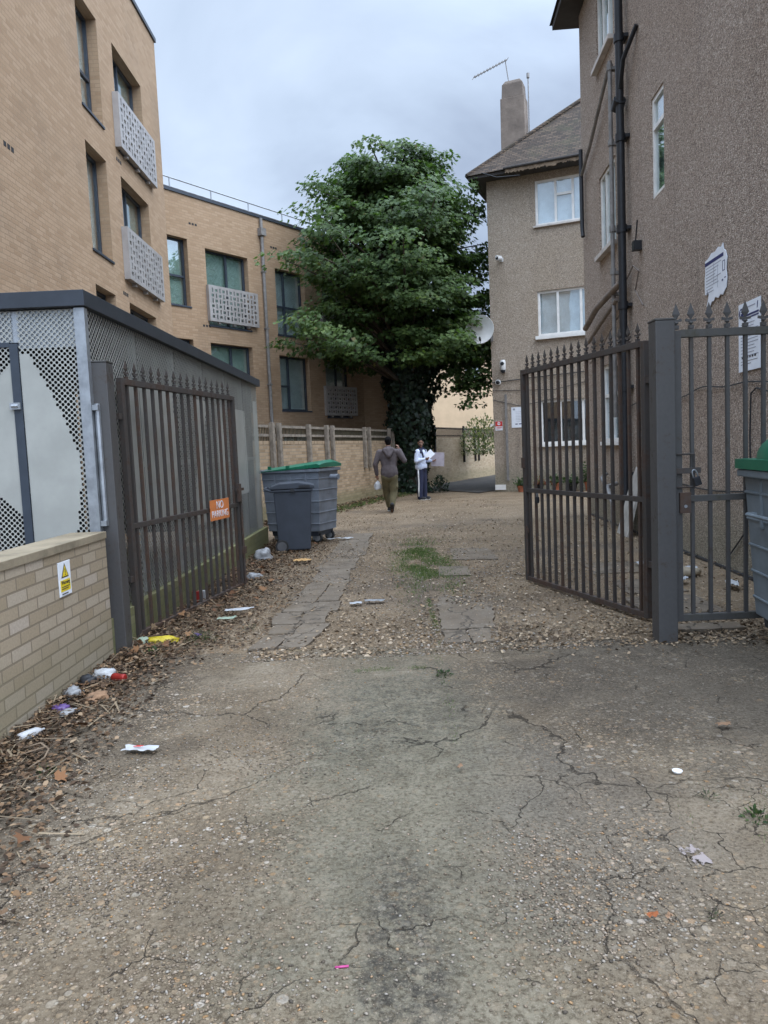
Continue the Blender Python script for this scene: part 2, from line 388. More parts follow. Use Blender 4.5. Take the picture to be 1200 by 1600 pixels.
# ------------------------------------------------------------------ ground
def ground_noise(x, y, a=1.0):
    return a * (.014 * mnoise.noise(Vector((x * .7, y * .7, 0))) + .006 * mnoise.noise(Vector((x * 2.3, y * 2.3, 3))) + .003 * mnoise.noise(Vector((x * 7, y * 7, 5))))
def sheet(name, x0, x1, y0, y1, step, z, mat, amp=1.0, edge=None):
    nx, ny = int((x1 - x0) / step) + 1, int((y1 - y0) / step) + 1
    vs = []
    for j in range(ny + 1):
        for i in range(nx + 1):
            x, y = x0 + (x1 - x0) * i / nx, y0 + (y1 - y0) * j / ny
            if edge: y = edge(x, y)
            vs.append((x, y, z + ground_noise(x, y, amp)))
    fs = [(j * (nx + 1) + i, j * (nx + 1) + i + 1, (j + 1) * (nx + 1) + i + 1, (j + 1) * (nx + 1) + i) for j in range(ny) for i in range(nx)]
    b = MB(); b.add(vs, fs)
    return b.build(name, mat, smooth=True)

# dirt / far ground
t = NT('bare_earth')
n = t.noise(1.2, 7, .65); c = t.ramp(n, [(.3, (.10, .08, .06)), (.55, (.16, .13, .10)), (.75, (.2, .165, .125))])
m_earth = t.done(t.pbsdf(c, .95, 0, t.bump(t.noise(25, 5, .7), .5, .02), .15))
b = MB(); b.add([(-300, -300, -.05), (300, -300, -.05), (300, 300, -.05), (-300, 300, -.05)], [(0, 1, 2, 3)])
structure(b.build('ground', m_earth), 'bare brown earth under and around the driveway')

def stones(t, sc, dens, seed=0.0):
    """embedded stones: mask, colour, height"""
    P2 = t.vadd(t.P, t.comb(seed, seed * 1.7, 0)); P2 = t.vmul(P2, (1, 1, 0))
    v = t.n('ShaderNodeTexVoronoi', feature='F1'); t.set(v.inputs['Vector'], P2); v.inputs['Scale'].default_value = sc
    cx = t.xyz(v.outputs['Color'])
    m = t.M('MULTIPLY', t.M('LESS_THAN', cx[0], dens), t.M('SUBTRACT', 1.0, t.step(t.M('SUBTRACT', v.outputs['Distance'], t.M('MULTIPLY', cx[2], .18)), .22, .34)))
    col = t.ramp(cx[1], [(0, (.12, .096, .07)), (.3, (.22, .165, .11)), (.55, (.32, .24, .15)), (.75, (.34, .305, .25)), (.88, (.32, .17, .06)), (1, (.5, .46, .40))])
    return m, col

# gravelled drive
t = NT('driveway_gravel'); p = t.xyz()
n = t.noise(.9, 6, .62); c = t.ramp(n, [(.3, (.175, .127, .082)), (.5, (.255, .19, .124)), (.72, (.33, .252, .17))])
fine = t.noise(38, 5, .75); c = t.mix(t.step(fine, .35, .68), t.mix(1, c, (.55, .53, .5), 'MULTIPLY'), c)
hh = fine
for sc, de, sd_ in ((34, .62, 0.0), (55, .6, 5.3), (85, .6, 9.1)):
    m, col = stones(t, sc, de, sd_); pa = t.M('MULTIPLY', m, t.step(t.noise(1.1, 5, .6, t.vadd(t.P, t.comb(sd_, 3, 0))), .36, .56))
    c = t.mix(t.M('MULTIPLY', pa, .8), c, col); hh = t.M('ADD', hh, t.M('MULTIPLY', pa, .8))
dark = t.step(t.noise(.45, 5, .6, t.vadd(t.P, t.comb(7, 2, 0))), .52, .68)
c = t.mix(t.M('MULTIPLY', dark, .55), c, (.085, .07, .06))
grn = t.M('MULTIPLY', t.step(t.noise(1.6, 5, .6, t.vadd(t.P, t.comb(1, 8, 0))), .6, .75), .35)
c = t.mix(grn, c, (.10, .11, .05))
m_drive = t.done(t.pbsdf(c, .92, 0, t.bump(hh, .8, .012), .2))
structure(sheet('driveway', -2.6, 8.5, 5.1, 36, .12, -.008, m_drive), 'gravelled driveway of tan stones and brown leaf mould beyond the gates')

# concrete apron
t = NT('cracked_concrete'); p = t.xyz(); flat = t.vmul(t.P, (1, 1, 0))
wob = t.vadd(t.vadd(flat, t.noise(1.3, 5, .6, out='Color'), .55), t.noise(14, 4, .7, out='Color'), .05)
wob2 = t.vadd(t.vadd(flat, t.noise(3.5, 4, .6, out='Color'), .22), t.noise(20, 4, .7, out='Color'), .03)
n = t.noise(.8, 8, .65); c = t.ramp(n, [(.36, (.105, .078, .050)), (.5, (.182, .144, .098)), (.64, (.275, .228, .165))])
def blob(cx_, cy_, rx, ry, soft=.5, nz=.9):
    dx = t.M('DIVIDE', t.M('SUBTRACT', p[0], cx_), rx); dy = t.M('DIVIDE', t.M('SUBTRACT', p[1], cy_), ry)
    d = t.M('SQRT', t.M('ADD', t.M('MULTIPLY', dx, dx), t.M('MULTIPLY', dy, dy)))
    d = t.M('ADD', d, t.M('MULTIPLY', t.M('SUBTRACT', t.noise(2.2, 6, .65), .5), nz * 2))
    return t.M('SUBTRACT', 1.0, t.step(d, 1 - soft, 1 + soft))
# smoother grey-green cement patch in the middle, dark moss stains in it, tar at the foot, brown soil to the right
cem = blob(.05, 3.3, .55, 1.9); c = t.mix(t.M('MULTIPLY', cem, .8), c, t.ramp(t.noise(5, 7, .7), [(.3, (.094, .086, .058)), (.6, (.180, .165, .120)), (.8, (.245, .226, .172))]))
moss = t.M('MULTIPLY', blob(.05, 4.1, .6, .7, .6, 1.0), t.step(t.noise(16, 6, .75), .42, .62)); c = t.mix(t.M('MULTIPLY', moss, .6), c, (.045, .047, .037))
moss2 = t.M('MULTIPLY', blob(-.15, 2.35, .6, .35, .6, 1.2), t.step(t.noise(20, 6, .75), .4, .6)); c = t.mix(t.M('MULTIPLY', moss2, .28), c, (.035, .037, .029))
tar = blob(.0, 1.95, .13, .6, .4, .8); c = t.mix(t.M('MULTIPLY', t.M('MULTIPLY', tar, t.step(t.noise(24, 6, .8), .38, .6)), .8), c, (.03, .027, .024))
soil = blob(1.95, 4.4, 1.35, 1.3, .5, 1.0); c = t.mix(t.M('MULTIPLY', soil, .85), c, t.ramp(t.noise(7, 6, .7), [(.3, (.05, .041, .03)), (.7, (.10, .082, .062))]))
cem2 = blob(.75, 2.75, .45, .7, .6, .8); c = t.mix(t.M('MULTIPLY', cem2, .6), c, (.135, .117, .094))
edge_l = blob(-1.95, 4.0, .72, 2.6, .5, 1.0); c = t.mix(t.M('MULTIPLY', edge_l, .7), c, (.05, .039, .029))
# grit and embedded stones, more of them where the cement has worn off
worn = t.M('SUBTRACT', 1.0, t.M('MAXIMUM', t.M('MULTIPLY', cem, .85), t.M('MULTIPLY', soil, .6)))
worn2 = t.M('MULTIPLY', worn, t.step(t.noise(1.4, 6, .65, t.vadd(t.P, t.comb(4, 1, 0))), .36, .6))
grit = t.noise(55, 6, .8); c = t.mix(t.M('MULTIPLY', t.step(grit, .43, .64), .9), c, t.mix(1, c, (.38, .34, .30), 'MULTIPLY'))
grit2 = t.noise(110, 3, .8, t.vadd(t.P, t.comb(2, 9, 0))); c = t.mix(t.M('MULTIPLY', t.step(grit2, .55, .70), .6), c, (.31, .26, .195))
hh = t.M('ADD', t.M('MULTIPLY', grit, .5), t.M('MULTIPLY', n, .6))
for sc, de, sd_ in ((26, .4, 2.0), (48, .55, 6.1), (90, .6, 3.3)):
    m, col = stones(t, sc, de, sd_); pa = t.M('MULTIPLY', m, worn2)
    c = t.mix(t.M('MULTIPLY', pa, .8), c, col); hh = t.M('ADD', hh, t.M('MULTIPLY', pa, .5))
def crack(sc, w, thr, vec):
    d = t.vor(sc, 'DISTANCE_TO_EDGE', vec)
    gate = t.step(t.noise(sc * .8, 3, .6, t.vadd(flat, t.comb(sc, 3, 0))), thr, thr + .08)
    wn_ = t.M('MULTIPLY', w, t.M('ADD', .5, t.noise(sc * 5, 3)))
    return t.M('MULTIPLY', t.M('SUBTRACT', 1.0, t.M('MINIMUM', t.M('DIVIDE', d, wn_), 1.0)), gate)
ck = t.M('MAXIMUM', crack(.8, .0046, .47, wob), t.M('MULTIPLY', crack(2.6, .008, .53, wob2), .9))
rightz = t.step(p[0], .5, 1.2); ck = t.M('MAXIMUM', ck, t.M('MULTIPLY', t.M('MULTIPLY', crack(4.6, .012, .44, wob2), rightz), t.M('SUBTRACT', 1.0, t.step(p[1], 2.6, 3.4))))
ck = t.M('POWER', ck, .7)
c = t.mix(t.M('MULTIPLY', ck, .62), c, (.028, .022, .017))
hh = t.M('SUBTRACT', hh, t.M('MULTIPLY', ck, 2.5))
m_conc = t.done(t.pbsdf(c, t.M('SUBTRACT', .93, t.M('MULTIPLY', cem, .1)), 0, t.bump(hh, .9, .010), .25))
def apron_edge(x, y):
    if y < 5.0: return y
    return y + (.18 * mnoise.noise(Vector((x * 1.1, 0, 1))) + .07 * mnoise.noise(Vector((x * 5, 0, 1)))) * (y - 5.0) / .5
structure(sheet('forecourt', -2.11, 8, -3, 5.5, .05, .004, m_conc, 1.0, apron_edge), 'cracked and stained concrete forecourt in front of the gates')

# asphalt path going behind the rendered block
t = NT('asphalt'); n = t.noise(2.2, 8, .75); c = t.ramp(n, [(.3, (.03, .027, .024)), (.5, (.05, .045, .04)), (.72, (.10, .085, .068))])
m_asph = t.done(t.pbsdf(c, .9, 0, t.bump(n, .5, .008)))
b = MB(); b.add([(1.7, 27.2, .016), (3.1, 23.8, .016), (3.6, 24.6, .016), (9, 30, .016), (9, 40, .016), (5.8, 38, .016), (2.6, 31.2, .016)], [(0, 1, 2, 3, 4, 5, 6)])
structure(b.build('path', m_asph), 'dark asphalt path turning behind the rendered block')

# paving slabs along the drive
t = NT('paving_slab'); n = t.noise(2.2, 7, .65); c = t.ramp(n, [(.3, (.12, .095, .07)), (.6, (.175, .143, .108)), (.8, (.225, .19, .148))])
c = t.mix(t.M('MULTIPLY', t.step(t.noise(6, 6, .7), .55, .68), .6), c, (.10, .08, .06))
c = t.mix(t.M('MULTIPLY', t.step(t.noise(1.1, 6, .65, t.vadd(t.P, t.comb(3, 3, 0))), .5, .66), .6), c, t.ramp(t.noise(40, 4, .8), [(.35, (.08, .06, .04)), (.6, (.18, .135, .09)), (.75, (.27, .205, .14))]))
m, col = stones(t, 50, .35, 4.4); c = t.mix(t.M('MULTIPLY', m, .35), c, col)
d = t.vor(1.7, 'DISTANCE_TO_EDGE', t.vadd(t.P, t.noise(2, 4, .6, out='Color'), .5)); ck = t.M('SUBTRACT', 1.0, t.step(d, .0, .02)); c = t.mix(t.M('MULTIPLY', ck, .7), c, (.04, .034, .028))
m_slab = t.done(t.pbsdf(c, .9, 0, t.bump(t.M('ADD', t.noise(50, 4), t.M('MULTIPLY', ck, -1.5)), .5, .006), .2))
def slab(b, pts, z=.022, th=.05, jig=.012):
    z = z * .6
    fine_ = []
    for (xa, ya), (xb, yb) in zip(pts, pts[1:] + pts[:1]):      # chipped, slightly wandering edges
        L_ = math.hypot(xb - xa, yb - ya); k_ = max(2, int(L_ / .09))
        for q in range(k_): fine_.append((xa + (xb - xa) * q / k_, ya + (yb - ya) * q / k_))
    pts = fine_; cx_, cy_ = sum(p_[0] for p_ in pts) / len(pts), sum(p_[1] for p_ in pts) / len(pts)
    n = len(pts); jig = .014; pp = [(x + random.uniform(-jig, jig), y + random.uniform(-jig, jig)) for x, y in pts]; tl = random.uniform(-.004, .004)
    b.add([(x, y, z - th) for x, y in pp] + [(x, y, z + tl * ((x - cx_) + (y - cy_)) * 3) for i, (x, y) in enumerate(pp)],
          [tuple(range(n, 2 * n)), tuple(range(n))[::-1]] + [(i, (i + 1) % n, (i + 1) % n + n, i + n) for i in range(n)])
b = MB(); y = 5.62
def track(y): f_ = (y - 5.6) / 6.9; return -1.06 + f_ * .30, -.60 + f_ * .36
while y < 12.8:
    L = random.uniform(.34, .62) if y < 7 else random.uniform(.9, 1.9); a0, a1 = track(y); b0, b1 = track(y + L - .006); a0 += random.uniform(-.05, .06); b0 += random.uniform(-.05, .06); a1 += random.uniform(-.06, .05); b1 += random.uniform(-.06, .05)
    if y < 7.4:
        k = random.uniform(.42, .58); slab(b, [(a0, y), (a0 + (a1 - a0) * k - .005, y), (b0 + (b1 - b0) * k - .005, y + L - .02), (b0, y + L - .02)], jig=.02)
        slab(b, [(a0 + (a1 - a0) * k + .005, y), (a1, y), (b1, y + L - .02), (b0 + (b1 - b0) * k + .005, y + L - .02)], jig=.02)
    else: slab(b, [(a0, y), (a1, y), (b1, y + L - .006), (b0, y + L - .006)], z=.014)
    y += L
structure(b.build('path', m_slab), 'narrow track of broken paving slabs along the left of the drive')
b = MB()
slab(b, [(.43, 5.56), (.63, 5.56), (.62, 5.93), (.43, 5.93)]); slab(b, [(.645, 5.56), (.86, 5.55), (.87, 5.93), (.645, 5.93)])
slab(b, [(.43, 5.955), (.87, 5.955), (1.0, 7.0), (.48, 7.05)], z=.024); slab(b, [(.49, 7.07), (.82, 7.06), (.84, 7.32), (.52, 7.34)], z=.015)
slab(b, [(.62, 8.6), (1.0, 8.55), (1.02, 9.2), (.66, 9.25)], z=.014, jig=.04); slab(b, [(.9, 9.8), (1.5, 9.7), (1.5, 10.8), (.95, 10.9)], z=.012, jig=.08)
structure(b.build('path', m_slab), 'large worn concrete slabs set in the gravel on the right of the drive')
b = MB()
slab(b, [(2.2, 5.55), (2.75, 5.55), (2.75, 5.75), (2.2, 5.75)], z=.05); slab(b, [(2.2, 6.2), (2.9, 6.2), (2.9, 6.9), (2.25, 6.9)], z=.018)
slab(b, [(2.35, 7.1), (2.95, 7.1), (2.95, 7.8), (2.4, 7.8)], z=.014, jig=.04); slab(b, [(2.4, 8.3), (3.1, 8.2), (3.0, 9.0), (2.4, 9.0)], z=.016, jig=.04)
structure(b.build('path', m_slab), 'grey flagstones behind the right gate and its post')

# ------------------------------------------------------------------ window builders
def frame_win(parent, loc, rz, s0, s1, z0, z1, cols, inset, fm, gm, bm_, fr=.06, transoms=(), sill=None, sm=None, blind=.09, name='window', cover=None):
    """window set into an opening; cols = positions (0..1) of mullions, transoms = (col index, height 0..1)"""
    xs = [s0] + [s0 + (s1 - s0) * k for k in cols] + [s1]; b = MB(); y0, y1 = inset, inset + .07
    b.wall(s0, s1, z0, z1, y0, y1, [(xs[i] + (fr if i == 0 else fr / 2), xs[i + 1] - (fr if i == len(xs) - 2 else fr / 2), z0 + fr, z1 - fr) for i in range(len(xs) - 1)])
    for ci, k in transoms:
        zz = z0 + (z1 - z0) * k; b.box(xs[ci] + fr / 2 + .002, xs[ci + 1] - fr / 2 - .002, y0 - .003, y1 - .004, zz - fr / 2, zz + fr / 2)
    w = b.build(name, fm, parent, loc, rz)
    g = MB(); g.box(s0 + .01, s1 - .01, y0 + .03, y0 + .038, z0 + .01, z1 - .01); g.build('pane', gm, w)
    if bm_ is not None:
        c0, c1 = cover or (0, 1)
        q = MB(); n_ = max(6, int((s1 - s0) / .07)); zt = z0 + (z1 - z0) * c0, z0 + (z1 - z0) * c1
        xx = [s0 + .012 + (s1 - s0 - .024) * i / n_ for i in range(n_ + 1)]; yy = [y0 + blind + .02 * (i % 2) + .012 * random.random() for i in range(n_ + 1)]
        q.add([(x, y, z) for z in zt for x, y in zip(xx, yy)], [(i, i + 1, i + n_ + 2, i + n_ + 1) for i in range(n_)])
        q.build('curtain', bm_, w, smooth=True)
    if sill:
        q = MB(); q.box(s0 - sill[0], s1 + sill[0], -sill[1], inset - .002, z0 - sill[2], z0 - .002); q.build('sill', sm or fm, w, bevel=.006)
    return w
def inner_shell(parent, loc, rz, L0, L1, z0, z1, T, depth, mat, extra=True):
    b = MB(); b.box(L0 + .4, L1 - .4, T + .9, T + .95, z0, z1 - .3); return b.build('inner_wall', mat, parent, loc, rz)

# ------------------------------------------------------------------ left apartment building
B0 = Vector((-5.2, 19.2, 0))
apt = thing('apartment_building', 'modern buff brick apartment block with dark windows and perforated metal balconies', 'building', B0)
# near, four-storey wing: facade plane x = -5.2 running along +y
nP = Vector((-5.2, 4, 0)); nD = (0, 1); nr = rzof(nD); nl = nP - B0; oy = -4
near_open = []
for zb, zt in ((2.9, 4.85), (5.5, 7.45), (8.1, 10.12)):
    near_open.append((14.08 + oy, 15.12 + oy, zb, zt)); near_open.append((15.95 + oy, 17.8 + oy, zb - .1, zt + .02))
    near_open.append((7.0 + oy, 8.3 + oy, zb, zt))
b = MB(); b.wall(0, 15.2, -.3, 11.85, 0, .32, near_open)
b.box(14.88, 15.2, .32, 9, -.3, 11.85); b.box(0, .32, .32, 9, -.3, 11.85); b.box(0, 15.2, 9, 9.3, -.3, 11.85); b.box(.32, 14.88, .32, 9, 11.2, 11.35)
# small weep vents, three dark slots each
w0 = b.build('wall', m_brick, apt, nl, nr)
for (yy, zz) in ((10.93, 6.12), (14.4, 10.6), (15.75, 7.75), (15.6, 5.0)):
    v_ = MB()
    for k in range(3): v_.box(yy + oy + k * .11, yy + oy + k * .11 + .075, -.004, .004, zz - .035, zz + .035)
    v_.build('wall_vent', m_dark, apt, nl, nr)
b = MB(); b.box(-.03, 15.24, -.04, .36, 11.852, 11.95); b.box(14.86, 15.24, .362, 9.3, 11.852, 11.95); b.build('coping', m_coping, apt, nl, nr)
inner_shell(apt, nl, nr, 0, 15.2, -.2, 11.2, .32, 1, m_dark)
for (s0, s1, z0, z1) in near_open:
    wide = s1 - s0 > 1.3
    frame_win(apt, nl, nr, s0, s1, z0, z1, [.46] if wide else [], .2, m_frame_dk, m_glass, m_blind if (int(s0 * 3) % 3) else m_net_glare, .055, [] if wide else ([(0, .42)] if z0 > 8 else []), (.02, .03, .05), m_frame_dk, cover=(0, 1))
def balcony(parent, loc, rz, s0, s1, z0, z1, out):
    b = MB(); nx, nz = 13, 6; ax, az = .07, .06
    cw, ch = (s1 - s0 - 2 * ax) / nx, (z1 - z0 - 2 * az) / nz; H = []
    for i in range(nx):
        for j in range(nz):
            x, z = s0 + ax + cw * (i + .5), z0 + az + ch * (j + .5)
            if (i + j) % 2: H.append((x - cw * .17, x + cw * .17, z - ch * .42, z + ch * .42))
            else: H.append((x - cw * .33, x + cw * .33, z - ch * .25, z + ch * .25))
    b.wall(s0, s1, z0, z1, -out - .03, -out, H)
    for x0, x1 in ((s0, s0 + .03), (s1 - .03, s1)): b.box(x0, x1, -out + .001, -.002, z0, z1)
    b.box(s0 + .031, s1 - .031, -out + .001, -.002, z0, z0 + .03)
    for k in (.2, .5, .8): b.box(s0 + (s1 - s0) * k - .04, s0 + (s1 - s0) * k + .04, -out + .01, -.002, z0 - .06, z0 - .002)
    return b.build('balcony', m_balc, parent, loc, rz)
balcony(apt, nl, nr, 15.75 + oy, 18.2 + oy, 7.98, 9.07, .10); balcony(apt, nl, nr, 15.75 + oy, 18.2 + oy, 5.31, 6.38, .10)
# far, three-storey wing: turned towards the drive
fP = Vector((-7.48, 19.2, 0)); fD = (.6, .8); frz = rzof(fD); fl = fP - B0
far_open = [(2.75, 3.5, 5.95, 7.88), (4.15, 5.85, 5.5, 7.75), (4.15, 5.85, 2.95, 4.97), (2.75, 3.5, 2.95, 5.0), (7.05, 8.45, 5.5, 7.65), (7.05, 8.5, 3.0, 4.82), (9.35, 10.75, 2.8, 4.82), (9.35, 10.75, 5.5, 7.6),
            (4.15, 5.85, .3, 2.2), (7.05, 8.5, .3, 2.2)]
b = MB(); b.wall(0, 11.5, -.3, 9.12, 0, .32, far_open)
b.box(0, 11.18, 7, 7.3, -.3, 9.12); b.box(.0, 11.18, .32, 7, 8.6, 8.75); b.box(11.18, 11.5, .32, 7.3, -.3, 9.12)
b.build('wall', m_brick, apt, fl, frz)
b = MB(); b.box(-.2, 11.53, -.035, .36, 9.122, 9.21); b.build('coping', m_coping, apt, fl, frz)
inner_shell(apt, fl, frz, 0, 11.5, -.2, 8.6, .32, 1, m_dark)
for i, (s0, s1, z0, z1) in enumerate(far_open):
    wide = s1 - s0 > 1.0
    frame_win(apt, fl, frz, s0, s1, z0, z1, [.4 if i in (4, 5) else .56] if wide else [], .18, m_frame_dk, m_glass, m_blind if i in (0, 1, 3, 2) else m_net_glare, .06, [] if i in (1, 2, 6, 7) else ([(0, .45), (1, .45)][:2 if wide else 1] if i != 5 else [(0, .45)]), (.02, .03, .05), m_frame_dk, cover=(.5, 1) if i == 6 else (0, 1))  # pale nets just past the downpipe stand in for bright sky reflections
balcony(apt, fl, frz, 4.1, 6.1, 5.6, 6.66, .09); balcony(apt, fl, frz, 9.2, 10.95, 2.85, 3.9, .09); balcony(apt, fl, frz, 9.2, 10.95, 5.55, 6.6, .09)
for (ss, zz) in ((3.6, 8.35), (3.9, 5.45), (6.9, 8.3)):
    v_ = MB()
    for k in range(3): v_.box(ss + k * .11, ss + k * .11 + .075, -.004, .004, zz - .03, zz + .03)
    v_.build('wall_vent', m_dark, apt, fl, frz)
b = MB(); b.tube([(6.47, -.07, 8.55), (6.47, -.07, .1)], .055, 10); b.box(6.36, 6.58, -.17, -.003, 8.55, 8.78); b.tube([(6.47, -.07, 8.78), (6.47, -.07, 9.1)], .05, 8)
for z in (7.4, 5.6, 3.8, 2.0): b.box(6.40, 6.54, -.135, -.003, z, z + .04)
b.build('downpipe', m_pipe_gr, apt, fl, frz)
b = MB(); b.tube([(0, .5, 9.72), (11.4, .5, 9.72)], .022, 8); b.tube([(0, .5, 9.46), (11.4, .5, 9.46)], .014, 8)
for k in range(8): b.tube([(.3 + k * 1.55, .5, 8.75), (.3 + k * 1.55, .5, 9.72)], .02, 8)
b.build('guard_rail', m_galv, apt, fl, frz)
# last return of the wing behind the tree
gP = fP + Vector((.6, .8, 0)) * 11.5; gD = unit((1, .42)); gz = rzof(gD); gl = gP - B0
b = MB(); b.wall(.003, 2.3, -.3, 9.0, .0, .3, [(.9, 1.8, 5.5, 7.5)]); b.box(.3, 2.0, 1.2, 4, -.3, 8.9); b.box(2.0, 2.3, .3, 4, -.3, 9.0); b.build('wall', m_brick, apt, gl, gz)
frame_win(apt, gl, gz, .9, 1.8, 5.5, 7.5, [.5], .18, m_frame_dk, m_glass, None, .05)

# cream house far behind the tree
ch = thing('rendered_house', 'plain cream rendered house behind the back wall and the big tree', 'house', (2.7, 41.5, 0))
b = MB(); b.wall(-.2, 7.5, -.3, 7.2, 0, .3, [(2.2, 3.1, 5.2, 6.4), (5.2, 6.1, 3.2, 4.6)]); b.box(-.2, 7.5, 4.7, 5, -.3, 7.2); b.box(-.2, .1, .3, 4.7, -.3, 7.2); b.box(7.2, 7.5, .3, 4.7, -.3, 7.2); b.box(.15, 7.1, 1, 1.05, 0, 7.1)
b.build('wall', m_cream, ch, rz=R(8))
b = MB(); b.add([(-.6, -.5, 7.2), (7.9, -.5, 7.2), (7.9, 5.4, 7.2), (-.6, 5.4, 7.2), (1.6, 2.5, 9.2), (5.8, 2.5, 9.2)], [(0, 1, 5, 4), (1, 2, 5), (2, 3, 4, 5), (3, 0, 4), (0, 3, 2, 1)]); b.build('roof', m_roof, ch, rz=R(8))
for (s0, s1, z0, z1) in ((2.2, 3.1, 5.2, 6.4), (5.2, 6.1, 3.2, 4.6)): frame_win(ch, (0, 0, 0), R(8), s0, s1, z0, z1, [.5], .1, m_pvc, m_glass_r, m_net_glare, .05)
b = MB(); b.wall(3.5, 3.9, 2.6, 2.75, -.01, -.004, []); b.build('wall_vent', m_sill, ch, rz=R(8))

# ------------------------------------------------------------------ right rendered block
RB = Vector((4.33, 15.5, 0))
rb = thing('rendered_block', 'old three-storey pebbledash block of flats with a tiled roof and black drainpipe', 'building', RB)
aD = unit((-.064, -1)); arz = rzof(aD)
A_open = [(1.45, 2.62, 1.49, 2.9), (1.45, 2.62, 4.92, 6.32), (1.45, 2.62, 8.25, 9.6), (4.64, 5.2, 4.9, 6.28), (9.2, 10.6, 4.9, 6.3), (9.2, 10.6, 8.25, 9.6)]
b = MB(); b.wall(0, 13.5, -.3, 10.0, 0, .3, A_open); b.box(0, .3, .3, 8, -.3, 10.0); b.box(13.2, 13.5, .3, 8, -.3, 10); b.box(0, 13.5, 8, 8.3, -.3, 10)
b.build('wall', m_dash, rb, (0, 0, 0), arz)
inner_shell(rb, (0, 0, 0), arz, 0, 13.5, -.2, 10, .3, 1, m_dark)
b = MB(); b.wall(.3, 13.5, -.2, .02, -.05, -.002, []); b.build('plinth_strip', m_pipe, rb, (0, 0, 0), arz)
for i, (s0, s1, z0, z1) in enumerate(A_open):
    if i == 3: frame_win(rb, (0, 0, 0), arz, s0, s1, z0, z1, [], .02, m_pvc, m_glass, m_blind, .06, [(0, .70)])
    elif i == 0: frame_win(rb, (0, 0, 0), arz, s0, s1, z0, z1, [.5], .03, m_pvc, m_glass_r, m_net_glare, .06, [(0, .6), (1, .6)], (.05, .06, .07), m_pvc, cover=(0, 1))
    else: frame_win(rb, (0, 0, 0), arz, s0, s1, z0, z1, [.34, .67], .03, m_pvc, m_glass, m_blind, .055, [], (.05, .1, .08), m_sill)
# eaves and roof of the near part
b = MB(); b.box(-.45, 13.9, -.45, 8.7, 10.002, 10.12); b.build('soffit', m_soffit, rb, (0, 0, 0), arz)
b = MB(); b.add([(-.5, -.5, 10.12), (14, -.5, 10.12), (14, 8.8, 10.12), (-.5, 8.8, 10.12), (4.1, 4.15, 14.2), (9.4, 4.15, 14.2)], [(0, 1, 5, 4), (1, 2, 5), (2, 3, 4, 5), (3, 0, 4), (0, 3, 2, 1)]); b.build('roof', m_roof, rb, (0, 0, 0), arz)
# wing facing the drive
WP = Vector((3.72, 24.3, 0)); wD = unit((.925, -.38)); wrz = rzof(wD); wl = WP - RB
W_open = [(1.53, 3.55, 1.49, 2.88), (1.53, 3.55, 4.9, 6.3), (1.53, 3.55, 8.3, 9.68)]
b = MB(); b.wall(0, 7, -.3, 9.9, 0, .3, W_open); b.box(0, .3, .3, 9, -.3, 9.9); b.box(6.7, 7, .3, 9, -.3, 9.9); b.box(0, 7, 9, 9.3, -.3, 9.9)
b.build('wall', m_dash_wing, rb, wl, wrz)
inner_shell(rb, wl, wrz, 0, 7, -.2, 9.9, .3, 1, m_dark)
frame_win(rb, wl, wrz, *W_open[0], [.31, .66], .06, m_pvc, m_glass_r, None, .07, [], (.06, .08, .09), m_pvc)
frame_win(rb, wl, wrz, *W_open[1], [.31, .66], .06, m_pvc, m_glass_r, m_net_glare, .075, [], (.08, .1, .11), m_pvc, cover=(.0, 1))
frame_win(rb, wl, wrz, *W_open[2], [.31, .57], .06, m_pvc, m_glass_r, m_net_glare, .075, [(1, .64)], (.06, .08, .06), m_sill)
b = MB(); b.box(-.48, 7.4, -.48, 9.6, 9.902, 10.0); b.build('soffit', m_soffit, rb, wl, wrz)
rise = 4.2 * .9
b = MB()
ez = 10.0; k = 4.2
b.add([(-.55, -.55, ez), (7.5, -.55, ez), (7.5, 9.6, ez), (-.55, 9.6, ez), (3.475, 3.475, ez + 3.62), (3.475, 5.6, ez + 3.62)], [(0, 1, 4), (1, 2, 5, 4), (2, 3, 5), (3, 0, 4, 5), (0, 3, 2, 1)])
b.build('roof', m_roof, rb, wl, wrz)
b = MB(); b.tube([(-.5, -.5, 10.02), (3.45, 3.45, 13.66)], .07, 8); b.build('hip_tiles', m_roof, rb, wl, wrz)
# broken gutter board with a ragged fringe of old felt
b = MB(); x = .75; pts = []
while x < 3.9: pts.append((x, 9.93 - .05 * (1 + mnoise.noise(Vector((x * 2.1, 3, 0)))) - random.uniform(.0, .06))); x += .028
b.prism([(.75, 10.03), (3.9, 10.03)] [::-1] + pts, -.62, -.585); m_felt = simple('old_felt', (.17, .125, .085), .95, 0, .35, 12)
b.build('eaves_felt', m_felt, rb, wl, wrz)
b = MB(); b.tube([(.7, -.63, 10.0), (4.4, -.63, 9.98)], .045, 8); b.build('gutter', m_soffit, rb, wl, wrz)
t = NT('chimney_render'); n = t.noise(1.6, 7, .65); c = t.ramp(n, [(.3, (.10, .08, .066)), (.55, (.20, .16, .13)), (.8, (.28, .235, .19))]); z_ = t.xyz()[2]
c = t.mix(t.M('MULTIPLY', t.step(t.M('ADD', z_, t.M('MULTIPLY', n, .8)), 13.15, 13.7), .6), c, (.12, .10, .085)); m_chim = t.done(t.pbsdf(c, .9, 0, t.bump(t.noise(30, 4), .4, .01)))
b = MB(); b.frustum((-.42, .42, -.33, .33), (-.40, .40, -.31, .31), 10.2, 13.0); b.frustum((-.36, .36, -.28, .28), (-.34, .34, -.26, .26), 13.0, 13.46); b.frustum((-.33, .33, -.25, .25), (-.24, .24, -.18, .18), 13.46, 13.58)
b.build('chimney', m_chim, rb, Vector((4.95, 25.7, 0)) - RB, wrz, bevel=.02)
